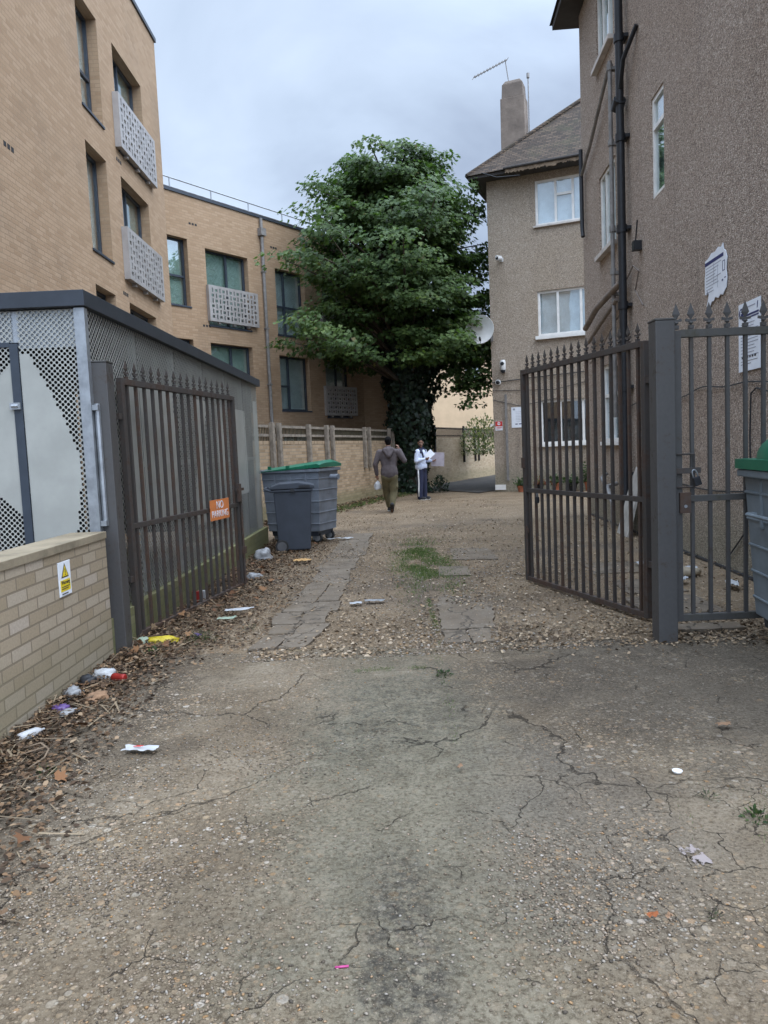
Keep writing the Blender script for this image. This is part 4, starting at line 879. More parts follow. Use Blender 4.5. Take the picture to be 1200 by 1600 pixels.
# ------------------------------------------------------------------ bins
m_bin = simple('grey_bin_plastic', (.17, .19, .22), .5, 0, .18, 4, .05); m_bin2 = simple('blue_grey_bin_plastic', (.16, .19, .21), .5, 0, .15, 4, .05)
m_lid = simple('green_lid_plastic', (.012, .13, .07), .4, 0, .12, 4); m_blue = simple('blue_plastic', (.03, .22, .62), .4)
m_wheelie = simple('charcoal_bin_plastic', (.045, .053, .068), .5, 0, .1, 5, .04); m_tyre = simple('tyre_rubber', (.03, .03, .03), .8); m_hubdk = simple('dark_hub', (.09, .09, .095), .6); m_hub = simple('grey_hub', (.25, .25, .25), .5)
def skip_bin(label, loc, rz, mat, dome=False, tilt=0.0):
    th = thing('waste_container', label, 'bin', loc, rz); W_, D_, zt = (.62 if dome else .55), (.39 if dome else .36), 1.2
    b = MB(); b.frustum((-W_ * .9, W_ * .9, -D_ * .86, D_ * .86), (-W_, W_, -D_, D_), .2, zt)
    b.box(-W_ - .04, W_ + .04, -D_ - .04, D_ + .04, zt + .002, zt + .055)
    for k in range(5):
        f_ = .12 + k * .19; z = .2 + f_ * 1.0; wx, wy = W_ * (.9 + .1 * f_) + .010, D_ * (.86 + .14 * f_) + .010
        b.box(-wx, wx, -wy, wy, z, z + .022)
    for x in (-.3, .0, .3): b.box(x - .02, x + .02, -D_ - .006, -D_ * .9, .85, 1.19)
    b.build('body', mat, th, bevel=.012)
    b = MB(); b.frustum((-W_ * .8, W_ * .8, -D_ * .75, D_ * .75), (-W_ * .82, W_ * .82, -D_ * .77, D_ * .77), .12, .199); b.build('base_frame', m_wheelie, th)
    # lid
    b = MB(); n_ = 12
    prof = [(-D_ - .05, .0), (-D_ - .05, .05), (-D_ * .7, .085 if not dome else .08)] + ([(-D_ * .45, .24), (0, .29), (D_ * .45, .24)] if dome else [(-D_ * .3, .105), (D_ * .3, .11)]) + [(D_ * .7, .09), (D_ + .05, .05), (D_ + .05, .0)]
    x0, x1 = -W_ - .05, W_ + .05; m_ = len(prof)
    if dome:
        b.box(x0, x1, -D_ - .05, D_ + .05, zt + .06, zt + .13)
        vs, fs = [], []; N_ = 20
        for j in range(7):
            r_ = math.cos(j / 6 * math.pi / 2); z = zt + .13 + .2 * math.sin(j / 6 * math.pi / 2)
            for k in range(N_):
                a = 2 * math.pi * k / N_; ca, sa = math.cos(a), math.sin(a); q_ = (abs(ca) ** 4 + abs(sa) ** 4) ** -.25
                vs.append((ca * q_ * (W_ + .0) * max(r_, .02) ** .5, sa * q_ * (D_ + .01) * max(r_, .02) ** .5, z))
        for j in range(6):
            for k in range(N_): fs.append((j * N_ + k, j * N_ + (k + 1) % N_, (j + 1) * N_ + (k + 1) % N_, (j + 1) * N_ + k))
        fs.append(tuple(range(6 * N_, 7 * N_))); b.add(vs, fs)
        b.build('lid', m_lid, th, smooth='auto')
    else:
        vs = [(x, y, zt + .06 + z + tilt * ((x - x0) / (x1 - x0) - .75) * (1 if z > .001 else .45)) for x in (x0, x0 + .06, x1 - .06, x1) for y, z in [(yy, zz * (.55 if x in (x0, x1) else 1.0)) for yy, zz in prof]]
        fs = [(i * m_ + k, i * m_ + k + 1, (i + 1) * m_ + k + 1, (i + 1) * m_ + k) for i in range(3) for k in range(m_ - 1)] + [tuple(range(m_))[::-1], tuple(range(3 * m_, 4 * m_))] + [(i * m_, (i + 1) * m_, (i + 1) * m_ + m_ - 1, i * m_ + m_ - 1) for i in range(3)]
        b.add(vs, fs)
        for x in (-.35, 0, .35): b.box(x - .03, x + .03, -D_ - .064, -D_ - .04, zt + .06, zt + .12)
        b.build('lid', m_lid, th, bevel=.008)
    for sx in (-1, 1):
        b = MB(); b.lathe([(.045, sx * (W_ + .04)), (.045, sx * (W_ + .17)), (.05, sx * (W_ + .175)), (.05, sx * (W_ + .19))], 14, 0, (0, 0, zt - .10), 'X'); b.build('trunnion', m_blue if (sx < 0) else mat, th, smooth='auto')
    b = MB(); b.tube([(-.35, -D_ - .01, .95), (-.35, -D_ - .07, .95), (.35, -D_ - .07, .95), (.35, -D_ - .01, .95)], .014, 8); b.build('handle', mat, th)
    for sx in (-1, 1):
        for sy in (-1, 1):
            cx, cy = sx * W_ * .68, sy * D_ * .62
            b = MB(); b.box(cx - .05, cx + .05, cy - .03, cy + .03, .11, .135); b.box(cx - .045, cx + .045, cy - .034, cy - .028, .06, .11); b.box(cx - .045, cx + .045, cy + .028, cy + .034, .06, .11)
            c_ = b.build('castor', m_galv, th); b = MB(); b.lathe([(.07, -.022), (.088, -.018), (.088, .018), (.07, .022)], 18, 0, (cx + .03, cy, .088), 'Y'); b.build('tyre', m_tyre, c_, smooth='auto')
            b = MB(); b.lathe([(.055, -.025), (.055, .025)], 14, 0, (cx + .03, cy, .088), 'Y'); b.build('hub', m_hub, c_)
    return th
skip_bin('large grey bin with sloping green lid behind the charcoal wheelie bin', (-1.42, 12.72, .0), R(-23), m_bin, False, .12)
skip_bin('blue-grey bin with domed green lid at the right edge by the side gate', (2.93, 4.68, .0), R(-90 - 8), m_bin2, True)
wb = thing('wheelie_bin', 'charcoal wheelie bin standing in leaves in front of the large grey bin', 'bin', (-1.42, 11.55, 0), R(6))
b = MB(); b.frustum((-.25, .24, -.24, .24), (-.29, .29, -.285, .285), .03, .93); b.box(-.315, .315, -.31, .31, .932, .975)
b.build('body', m_wheelie, wb, bevel=.02)
b = MB(); pr = [(-.33, .0), (-.33, .045), (-.2, .085), (.1, .095), (.29, .06), (.34, .04), (.34, .0)]
m_ = len(pr); b.add([(x, y, .98 + z) for y in (-.325, .325) for x, z in pr], [tuple(range(m_)), tuple(range(m_, 2 * m_))[::-1]] + [(k, (k + 1) % m_, (k + 1) % m_ + m_, k + m_) for k in range(m_)]); b.build('lid', m_wheelie, wb, bevel=.012)
b = MB(); b.tube([(-.31, -.29, .95), (-.42, -.29, .99), (-.42, .29, .99), (-.31, .29, .95)], .018, 8); b.build('handle', m_wheelie, wb)
b = MB(); b.box(.10, .27, -.345, -.326, 1.0, 1.03); b.lathe([(.035, -.334), (.035, -.327)], 12, 0, (-.0, 0, .96), 'Y'); b.build('lid_catch', m_pipe, wb)
for sy in (-1, 1):
    b = MB(); b.lathe([(.07, -.025), (.1, -.022), (.1, .022), (.07, .025)], 22, 0, (-.2, sy * .275, .1), 'Y'); w_ = b.build('wheel', m_tyre, wb, smooth='auto')
    b = MB(); b.lathe([(.072, -.028), (.072, .028)], 18, 0, (-.2, sy * .275, .1), 'Y'); b.build('hub', m_hubdk, w_)

# ------------------------------------------------------------------ boundary wall with timber fence
bw = thing('boundary_wall', 'long buff brick boundary wall running from the bin store to the tree', 'wall', (-3.5, 13.6, 0), rzof((4, 11.9)))
b = MB(); b.wall(0, 12.6, -.3, 1.75, 0, .24, []); b.build('wall', m_brick_wall, bw)
b = MB(); b.wall(-.01, 12.61, 1.752, 1.83, -.006, .246, []); b.build('coping', brick_mat('soldier_course', [(0, (.27, .19, .115)), (.5, (.37, .27, .17)), (1, (.43, .32, .21))], (.2, .17, .13), bw=.07, bh=.5, stain=.3), bw)
b = MB(); b.box(12.62, 13.05, -.06, .36, -.3, 2.12); b.frustum((12.6, 13.07, -.08, .38), (12.75, 12.92, .08, .22), 2.122, 2.2); b.build('pier', simple('grey_brown_pier', (.22, .19, .15), .9, 0, .2, 5, .3), bw)
tf = thing('timber_fence', 'weathered timber trellis fence bolted along the top of the brick boundary wall', 'fence', (-3.5, 13.6, 0), rzof((4, 11.9)))
for i, s_ in enumerate((.8, 3.2, 3.55, 5.2, 6.35, 6.75, 9.3, 9.72, 11.7, 12.1)):
    b = MB(); b.box(s_ - .06, s_ + .06, -.10, -.008, 1.0 if i in (6, 7) else 1.1, 2.24); b.build('post', m_timber, tf, bevel=.006)
for s0, s1 in ((.0, 12.5),):
    for z in (1.93, 2.13): b = MB(); b.box(s0, s1, -.006, .025, z, z + .06); b.build('rail', m_timber, tf)
b = MB(); k = 0
while k < 12.4: b.box(k, k + .025, .027, .04, 1.835, 2.2); k += .075
b.build('slats', simple('dark_slats', (.06, .055, .035), .9, 0, .3, 6), tf)
bk = thing('back_wall', 'buff brick wall curving behind the tree and the standing man', 'wall', (1.75, 30.2, 0), rzof((3.1, 6.9)))
b = MB(); b.wall(0, 12, -.3, 1.95, 0, .24, []); b.build('wall', brick_mat('pale_boundary_brick', [(0, (.36, .275, .175)), (.5, (.46, .36, .24)), (1, (.50, .40, .28))], (.34, .27, .19), stain=.2, low=(.0, .4, .4, (.16, .15, .08))), bk)
pf = thing('paling_fence', 'dark paling fence standing on the curved back wall', 'fence', (1.75, 30.2, 0), rzof((3.1, 6.9)))
k = .2
m_dkpost = simple('dark_timber', (.035, .03, .026), .9); b = MB()
while k < 12: b.box(k, k + .05, .08, .1, 1.952, 2.42); k += .14
b.build('palings', m_dkpost, pf)
for z in (2.02, 2.34): b = MB(); b.box(.1, 12, .102, .13, z, z + .05); b.build('rail', m_dkpost, pf)
for s_ in (1.2, 5.2, 7.0, 7.6): b = MB(); b.box(s_ - .06, s_ + .06, -.08, -.003, .8, 2.5); b.build('post', m_dkpost, pf)

# ------------------------------------------------------------------ the big sycamore with ivy
TX, TY = 1.05, 25.8
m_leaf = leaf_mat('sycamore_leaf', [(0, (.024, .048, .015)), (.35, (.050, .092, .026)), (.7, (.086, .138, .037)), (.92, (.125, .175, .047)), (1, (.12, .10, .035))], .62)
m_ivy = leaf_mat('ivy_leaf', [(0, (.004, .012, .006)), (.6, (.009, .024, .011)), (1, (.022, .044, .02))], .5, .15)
m_bark = simple('bark', (.06, .048, .036), .95, 0, .3, 8, .5)
tree = thing('sycamore_tree', 'tall dense green sycamore tree behind the two men', 'tree', (TX, TY, 0))
ZS = [4.2, 4.8, 5.4, 6.2, 7.2, 8.2, 9.0, 9.8, 10.6, 11.4, 12.1]; ZS = [4.2 + (z_ - 4.2) * .88 for z_ in ZS]; RS = [2.2, 3.9, 4.2, 3.9, 3.6, 4.0, 3.9, 3.5, 3.2, 2.7, 1.9]
au = math.atan2(-.66, -.75)
def env(z, th): return np.interp(z, ZS, RS) * (1 + np.interp(z, [4.5, 5.6, 6.1, 6.8, 7.2, 8.2, 9.0], [.5, .5, .25, .25, .42, .36, 0]) * max(0, math.cos(th - au)) ** 2) * (.84 + .42 * mnoise.noise(Vector((math.cos(th) * 1.9, math.sin(th) * 1.9, z * .75))))
def allowed(P):
    """keep leaves off both buildings"""
    w = np.array([P[:, 0] + TX - 3.72, P[:, 1] + TY - 24.3]); s_ = w[0] * wD[0] + w[1] * wD[1]
    fd = (P[:, 0] + TX + 7.48) * .8 - (P[:, 1] + TY - 19.2) * .6
    return (s_ < -.15) & (fd > .55)
def gauss(n, k=1.75):                     # clipped normal: no stray leaves hanging in mid-air
    g = RNG.normal(size=(n, 3)); l = np.linalg.norm(g, axis=1)[:, None]; return g * np.minimum(1, k / l)
b = MB()
b.tube([(0, 0, -.1), (.03, 0, 1.2), (-.02, .02, 2.8), (.04, 0, 4.4), (0, 0, 6.2), (-.1, .05, 7.8), (-.3, 0, 9.8)], [.5, .42, .38, .34, .26, .17, .05], 12)
for k in range(5):
    a = k * 1.26 + .3; b.tube([(.1 * math.cos(a), .1 * math.sin(a), 4.2), (.5 * math.cos(a), .5 * math.sin(a), 6.0), (1.1 * math.cos(a) - .15, 1.1 * math.sin(a), 8.0), (1.5 * math.cos(a) - .3, 1.5 * math.sin(a), 9.8)], [.17, .13, .08, .03], 7)
PP, AA, NN, SS, TT = [], [], [], [], []
nbr = 225
for i in range(nbr):
    f_ = (i + .5) / nbr; z1 = 4.5 + 6.75 * f_ ** .9 + random.uniform(-.3, .3); z1 = min(z1, 11.2); th = i * 2.39996 + random.uniform(-.4, .4); r_ = env(z1, th) * random.uniform(.62, 1.13)
    axx = np.interp(z1, [4, 12], [0, -.45])
    tip = Vector((axx + r_ * math.cos(th), r_ * math.sin(th), z1)); z0 = max(3.6, z1 - r_ * random.uniform(.3, .7)); z0 = min(z0, 9.4); base = Vector((np.interp(z0, [6, 10.6], [0, -.3]), 0, z0))
    mid = base.lerp(tip, .5) + Vector((0, 0, .35 + random.uniform(-.1, .2)))
    if allowed(np.array([tip])).all() and allowed(np.array([mid])).all(): b.tube([base, mid, tip], [.07, .04, .012], 5)
    out = (tip - base); out.z = 0; out = out.normalized() if out.length > .01 else Vector((1, 0, 0)); side = Vector((-out.y, out.x, 0)); tone_b = random.uniform(-.13, .13)
    for k in range(4 if i % 3 else 3):                                   # leaf sprays: flat drooping layers along the outer half of each branch
        u_ = (1.0, .86, .72, .55)[k] + random.uniform(-.06, .04)
        c0 = base.lerp(mid, u_ * 2) if u_ < .5 else mid.lerp(tip, u_ * 2 - 1)
        c0 = c0 + side * random.uniform(-.6, .6) * (0 if k == 0 else 1) + Vector((0, 0, random.uniform(-.15, .2))); nl_ = random.randint(75, 120); tone = tone_b + random.uniform(-.08, .08)
        rad = random.uniform(.42, .78) * (.8 if z1 > 10.5 else 1); g = gauss(nl_) * np.array([rad * .6, rad * .6, .085])
        rr = np.hypot(g[:, 0], g[:, 1]); g[:, 2] -= .30 * rr ** 2 / rad
        Pn = np.array(c0) + g; A = g.copy(); A[:, 2] = 0; A += np.array(out) * .35 + RNG.normal(size=(nl_, 3)) * .3; A[:, 2] -= .42
        N = np.array([0, 0, 1.0]) + np.array(out) * .5 + RNG.normal(size=(nl_, 3)) * .3
        PP.append(Pn); AA.append(A); NN.append(N); SS.append(RNG.uniform(.085, .155, nl_)); TT.append(np.clip(RNG.normal(.45 + tone, .15, nl_) + (RNG.random(nl_) < .015) * .45, 0, 1))
# a skirt of leaves hanging low on the right, and inner fill
for (cx, cy, cz, n_, sp) in ((2.0, -.7, 3.6, 9, .5), (2.3, -.3, 4.3, 11, .6), (1.7, -.8, 4.9, 9, .6), (2.5, -.4, 5.6, 9, .6), (0.3, -1.2, 5.6, 9, .8)):
    for k in range(n_):
        c0 = np.array([cx, cy, cz]) + gauss(1)[0] * sp * np.array([.8, .6, .75]); nl_ = 80; g = gauss(nl_) * np.array([.32, .32, .09]); g[:, 2] -= .5 * np.hypot(g[:, 0], g[:, 1]) ** 2
        A = g.copy(); A[:, 2] = -.2; A += RNG.normal(size=(nl_, 3)) * .4; PP.append(c0 + g); AA.append(A); NN.append(np.array([0.1, -.35, .9]) + RNG.normal(size=(nl_, 3)) * .35); SS.append(RNG.uniform(.085, .155, nl_)); TT.append(np.clip(RNG.normal(.35, .17, nl_), 0, 1))
P_ = np.concatenate(PP); ok = allowed(P_)
leafmesh('crown', m_leaf, P_[ok], np.concatenate(AA)[ok], np.concatenate(NN)[ok], np.concatenate(SS)[ok], np.concatenate(TT)[ok], MAPLE, tree)
b.build('trunk', m_bark, tree, smooth=True)
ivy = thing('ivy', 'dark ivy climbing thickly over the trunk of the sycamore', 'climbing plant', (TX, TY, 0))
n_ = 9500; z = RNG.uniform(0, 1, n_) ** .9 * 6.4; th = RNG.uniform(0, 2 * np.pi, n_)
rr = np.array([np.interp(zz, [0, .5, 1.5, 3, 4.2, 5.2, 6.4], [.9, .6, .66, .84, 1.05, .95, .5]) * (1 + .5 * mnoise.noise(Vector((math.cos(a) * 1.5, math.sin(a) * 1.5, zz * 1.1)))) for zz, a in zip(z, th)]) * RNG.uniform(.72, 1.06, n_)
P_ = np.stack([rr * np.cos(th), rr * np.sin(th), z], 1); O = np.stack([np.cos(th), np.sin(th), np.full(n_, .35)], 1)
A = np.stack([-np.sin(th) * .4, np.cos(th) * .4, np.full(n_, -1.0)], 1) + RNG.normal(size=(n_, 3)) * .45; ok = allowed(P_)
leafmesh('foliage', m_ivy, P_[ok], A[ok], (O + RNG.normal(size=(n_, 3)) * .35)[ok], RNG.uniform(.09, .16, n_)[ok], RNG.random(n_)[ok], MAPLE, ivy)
b = MB()
for k in range(9):
    a = k * .7; b.tube([(.46 * math.cos(a + z * .15), .46 * math.sin(a + z * .15), z) for z in (0, 1.2, 2.4, 3.6, 4.8)], .025, 5)
b.build('stem', m_bark, ivy)

def bush(name, label, cat, loc, n, rad, h, size, mat, shape=OVAL, group=None, up=.5):
    th_ = thing(name, label, cat, loc, 0, group)
    g = RNG.normal(size=(n, 3)); g /= np.linalg.norm(g, axis=1)[:, None]; g *= RNG.random(n)[:, None] ** .4; g[:, 2] = np.abs(g[:, 2]); P = g * np.array([rad, rad, h])
    A = g + np.array([0, 0, up]) + RNG.normal(size=(n, 3)) * .4; N = np.array([0, -.2, 1.0]) + RNG.normal(size=(n, 3)) * .5
    leafmesh('leaves', mat, P, A, N, RNG.uniform(.6, 1.2, n) * size, RNG.random(n), shape, th_)
    b = MB()
    for k in range(4):
        a = k * 1.6; b.tube([(0, 0, -.02), (rad * .3 * math.cos(a), rad * .3 * math.sin(a), h * .5), (rad * .6 * math.cos(a), rad * .6 * math.sin(a), h * .85)], [.02 * min(1, h), .012 * min(1, h), .004], 5)
    b.build('stem', m_bark, th_); return th_
m_green = leaf_mat('weed_leaf', [(0, (.02, .042, .012)), (.6, (.04, .075, .02)), (1, (.08, .11, .04))]); m_olive = leaf_mat('olive_leaf', [(0, (.06, .08, .03)), (.6, (.13, .15, .06)), (1, (.22, .21, .10))])
bush('shrub', 'pale olive shrub growing behind the back wall near the wing corner', 'shrub', (4.75, 34.5, 1.1), 1500, 1.1, 1.9, .12, m_olive)
bush('shrub', 'dark shrub at the foot of the ivy right of the standing man', 'shrub', (1.95, 25.2, 0), 260, .32, .6, .10, m_ivy)
# weeds in cracks
for i, (x, y, r_, n_, lb) in enumerate(((1.29, 2.94, .045, 50, 'small leafy weed in a crack near the white plastic cup piece'), (1.40, 2.76, .05, 60, 'low green weed at the right edge of the forecourt'), (.98, 2.18, .035, 26, 'tiny dark weed nearest the camera on the right of the forecourt'),
        (-1.71, 3.48, .045, 26, 'small green weed among dead leaves by the low brick wall'), (-1.55, 5.95, .12, 120, 'leafy weed beside the yellow crisp packet at the left gate'), (-1.85, 5.62, .07, 50, 'small weed at the foot of the left gate post'), (-1.2, 6.3, .06, 60, 'small weed at the edge of the slab track'), (.35, 4.75, .05, 60, 'mossy weed in the middle of the forecourt joint'))):
    bush('weed', lb, 'weed', (x, y, .005), n_, r_, r_ * .6, max(.02, r_ * .42), m_green, OVAL if i % 2 else BLADE, None, .15)
# flower pots by the wing
m_terra = simple('terracotta', (.36, .12, .06), .8, 0, .2, 8); m_redleaf = leaf_mat('red_leaf', [(0, (.2, .03, .03)), (1, (.08, .12, .03))])
for i, (s_, v_, r_, h_, mt, lf, lb) in enumerate(((.95, .5, .12, .2, m_terra, m_green, 'terracotta pot at the left end of the row below the wing window'), (1.55, .45, .11, .22, m_pipe, m_redleaf, 'black pot with reddish plant below the wing window'), (2.05, .45, .14, .27, m_terra, m_green, 'wide terracotta pot with green plant below the wing window'),
        (2.55, .4, .15, .24, m_pipe, m_green, 'wide black pot beside the terracotta pots below the wing window'), (3.05, .45, .14, .28, m_terra, m_green, 'terracotta pot with tall bushy plant at the right of the row'))):
    th_ = thing('flower_pot', lb, 'flower pot', at_wall(WP, wD, s_, v_, 0), 0, 'pots below the wing window')
    b = MB(); b.lathe([(r_ * .7, 0), (r_ * .95, h_ * .82), (r_ * 1.08, h_ * .83), (r_ * 1.1, h_), (r_ * .9, h_), (r_ * .85, h_ * .9)], 16); b.build('pot', mt, th_, smooth='auto')
    n_ = 160 if i < 4 else 420; hh_ = .3 if i < 4 else .75; g = RNG.normal(size=(n_, 3)) * np.array([r_ * .8, r_ * .8, hh_ * .35]); g[:, 2] = np.abs(g[:, 2]) + h_ * .9
    leafmesh('plant', lf, g, RNG.normal(size=(n_, 3)) + np.array([0, 0, .5]), RNG.normal(size=(n_, 3)) * .6 + np.array([0, -.4, .8]), RNG.uniform(.06, .12, n_), RNG.random(n_), OVAL, th_)
bd = tag(MB().prism([(0, 0), (.62, 0), (.6, .75), (.45, 1.0), (.2, 1.1), (.08, .8)], -.02, .02).build('broken_board', simple('dirty_white_board', (.33, .31, .28), .8, 0, .2, 5), None, at_wall(RB, aD, 3.6, .30, .0), 0, rot=(R(-14), 0, arz)), 'dirty white broken board leaning on the wall by the drainpipe', 'board')

# ------------------------------------------------------------------ loose ground cover
def scatter_leaves(name, label, n, fn, stops, size=(.03, .08), shape=OVAL, zoff=.012, curl=.5):
    pts = [];
    while len(pts) < n:
        q_ = fn()
        if q_: pts.append(q_)
    P = np.array([(x, y, zoff + ground_noise(x, y) + random.random() * h) for x, y, h in pts]); th = RNG.uniform(0, 2 * np.pi, n)
    A = np.stack([np.cos(th), np.sin(th), RNG.normal(0, .2, n)], 1); N = np.array([0, 0, 1.0]) + RNG.normal(size=(n, 3)) * curl
    o = leafmesh(name, tinted(name + '_surface', stops), P, A, N, RNG.uniform(*size, n), RNG.random(n), shape, None, .3); return tag(o, label, 'leaf litter', None, 'stuff')
BROWN = [(0, (.03, .02, .013)), (.4, (.075, .047, .028)), (.7, (.13, .08, .045)), (.9, (.21, .13, .07)), (1, (.29, .21, .135))]
TAN = [(0, (.06, .042, .028)), (.4, (.15, .105, .064)), (.75, (.26, .185, .115)), (1, (.36, .28, .19))]
def left_bed():
    y = random.uniform(2.2, 13.5); lim = np.interp(y, [2.2, 4, 5.2, 6, 8, 12.5, 13.5], [.75, .5, .5, 1.05, 1.0, .95, .9]); base = np.interp(y, [2.2, 5.7, 6, 12.5, 13.5], [-2.1, -2.1, -2.08, -1.95, -1.95]); d_ = abs(random.gauss(0, .5)) * lim
    if d_ > lim * 1.2: return None
    return base + d_, y, .05 * max(0, 1 - d_ / lim)
scatter_leaves('leaf_litter', 'brown dead leaves and mulch along the foot of the left walls', 21000, left_bed, BROWN, (.014, .044))
scatter_leaves('leaf_litter', 'larger fallen leaves and brown scraps along the low brick wall', 100, left_bed, [(0, (.09, .045, .024)), (.5, (.18, .085, .038)), (.8, (.24, .14, .07)), (1, (.28, .21, .13))], (.045, .085), MAPLE, .03)
scatter_leaves('twigs', 'thin dry twigs and straws in the left leaf litter', 1400, left_bed, [(0, (.06, .045, .03)), (1, (.26, .2, .13))], (.08, .2), [(-.03, 0), (.03, 0), (.02, 1), (-.02, 1)], .02, .2)
def right_bed():
    if random.random() < .5:
        y = random.uniform(5.3, 15); x = 3.34 + .064 * y - abs(random.gauss(0, .55)); return (x, y, .02) if x > 1.9 + .0 * y else None
    x = random.uniform(.8, 3.0); y = random.gauss(5.62, .24); return (x, y, .015)
scatter_leaves('leaf_litter', 'dry leaves and straw under the right gate and along the pebbledash wall', 3400, right_bed, TAN, (.015, .042))
def drive_bits():
    x, y = random.uniform(-1.0, 3.0), 5.3 + 17 * random.random() ** 1.6
    if mnoise.noise(Vector((x * .9, y * .6, 2))) < -.05 and random.random() < .8: return None
    return (x, y, .004)
scatter_leaves('leaf_litter', 'scattered tan leaf scraps over the gravel drive', 9000, drive_bits, [(0, (.07, .048, .03)), (.4, (.19, .13, .075)), (.8, (.33, .24, .15)), (1, (.46, .37, .27))], (.015, .045), OVAL, .008, .35)
def wall_foot():
    s_ = random.uniform(1.0, 12.8); d_ = abs(random.gauss(0, .3)); D_ = unit((4, 11.9)); return (-3.5 + D_[0] * s_ + D_[1] * d_, 13.6 + D_[1] * s_ - D_[0] * d_, .10 * max(0, 1 - d_ / .5))
scatter_leaves('leaf_litter', 'leaf litter banked along the foot of the boundary wall', 2600, wall_foot, BROWN, (.04, .1))
def pebbles(name, label, n, fn, sz, stops):
    pts = []
    while len(pts) < n:
        q_ = fn()
        if q_: pts.append(q_)
    base = np.array([(1, 0, 0), (.35, .9, .0), (-.8, .6, .0), (-.8, -.6, 0), (.35, -.9, 0), (.1, .05, .75), (0, 0, -.5)]); F_ = [(0, 1, 5), (1, 2, 5), (2, 3, 5), (3, 4, 5), (4, 0, 5), (1, 0, 6), (2, 1, 6), (3, 2, 6), (4, 3, 6), (0, 4, 6)]
    P = np.array([(x, y, .006 + ground_noise(x, y)) for x, y in pts]); s_ = RNG.uniform(.35, 1, n) ** 1.5 * sz; th = RNG.uniform(0, 6.283, n)
    jig = 1 + RNG.normal(size=(n, 7, 3)) * .18; V = base[None] * jig * (s_[:, None, None]) * np.stack([np.ones(n), RNG.uniform(.5, 1, n), RNG.uniform(.4, .8, n)], 1)[:, None, :]
    c_, s2_ = np.cos(th)[:, None], np.sin(th)[:, None]; X = V[..., 0] * c_ - V[..., 1] * s2_; Y = V[..., 0] * s2_ + V[..., 1] * c_; V = np.stack([X, Y, V[..., 2]], -1) + P[:, None, :]
    FF = (np.array(F_)[None] + (np.arange(n) * 7)[:, None, None]).reshape(-1); nf = n * len(F_)
    me = bpy.data.meshes.new(name); me.vertices.add(n * 7); me.vertices.foreach_set('co', V.reshape(-1).astype(np.float32)); me.loops.add(nf * 3); me.loops.foreach_set('vertex_index', FF.astype(np.int32))
    me.polygons.add(nf); me.polygons.foreach_set('loop_start', np.arange(0, nf * 3, 3, dtype=np.int32)); me.polygons.foreach_set('loop_total', np.full(nf, 3, dtype=np.int32)); me.update(calc_edges=True)
    at = me.attributes.new('tint', 'FLOAT', 'FACE'); at.data.foreach_set('value', np.repeat(RNG.random(n), len(F_)).astype(np.float32)); me.polygons.foreach_set('use_smooth', [True] * nf)
    me.materials.append(tinted(name + '_stone', stops)); o = bpy.data.objects.new(name, me); COL.objects.link(o); return tag(o, label, 'gravel', None, 'stuff')
STONE = [(0, (.07, .058, .045)), (.3, (.16, .125, .09)), (.6, (.25, .195, .14)), (.8, (.28, .255, .22)), (.93, (.30, .17, .07)), (1, (.42, .39, .35))]
def g_drive():
    x = random.uniform(-1.1, 2.6); y = 5.25 + 9 * random.random() ** 1.5
    if mnoise.noise(Vector((x * .8, y * .5, 9))) < random.uniform(-.5, .35): return None
    return x, y
pebbles('gravel', 'loose tan gravel on the drive beyond the gate line', 12000, g_drive, .017, STONE)
def g_fore():
    if random.random() < .65: x, y = random.gauss(-.95, .42), random.gauss(2.6, .75)
    elif random.random() < .5: x, y = random.gauss(.62, .16), random.gauss(2.35, .3)
    else: x, y = random.uniform(-1.9, 2.2), random.uniform(1.4, 5.2)
    if y < 1.2 or x < -2.05 or y > 5.3: return None
    if mnoise.noise(Vector((x * 1.8, y * 1.8, 4))) < random.uniform(-.35, .3): return None
    return x, y
pebbles('gravel', 'loose stones and grit worn out of the concrete forecourt', 11000, g_fore, .0085, STONE)
# grass
def grass(label, n, fn, size):
    pts = []
    while len(pts) < n:
        q_ = fn()
        if q_: pts.append(q_)
    P = np.array([(x, y, ground_noise(x, y) - .004) for x, y in pts]); A = RNG.normal(size=(n, 3)) * .55 + np.array([0, 0, .8]); N = RNG.normal(size=(n, 3)) + np.array([0, -1, .3])
    o = leafmesh('grass', m_grass, P, A, N, RNG.uniform(.4, 1, n) * size, RNG.random(n), BLADE, None); return tag(o, label, 'grass', None, 'stuff')
m_grass = leaf_mat('grass_blade', [(0, (.05, .09, .02)), (.6, (.10, .16, .04)), (1, (.19, .21, .08))])
def gr1():
    x, y = random.gauss(.5, .2), random.gauss(9.8, 1.1); return (x, y) if mnoise.noise(Vector((x * 3, y * 2, 1))) > random.uniform(-.45, .3) and abs(x - .5) < .5 else None
grass('strip of short grass growing in the middle of the drive', 9500, gr1, .05)
def gr2():
    k = random.random()
    if k < .45: x, y = random.uniform(-.25, .25), random.gauss(4.95, .025)
    elif k < .7: x, y = .40 + random.gauss(0, .015), random.uniform(5.5, 7.3)
    elif k < .85: x, y = .33 + random.gauss(0, .02), random.uniform(3.6, 5.4)
    else: x, y = random.gauss(1.4, .15), random.gauss(2.75, .12)
    return (x, y) if mnoise.noise(Vector((x * 6, y * 3, 7))) > random.uniform(-.3, .4) else None
grass('mossy grass tufts in the joints of the forecourt and slabs', 2200, gr2, .028)
def gr3():
    s_ = random.uniform(5, 12.8); d_ = .15 + abs(random.gauss(0, .22)); D_ = unit((4, 11.9)); return -3.5 + D_[0] * s_ + D_[1] * d_, 13.6 + D_[1] * s_ - D_[0] * d_
grass('weedy grass along the foot of the brick boundary wall', 2600, gr3, .12)

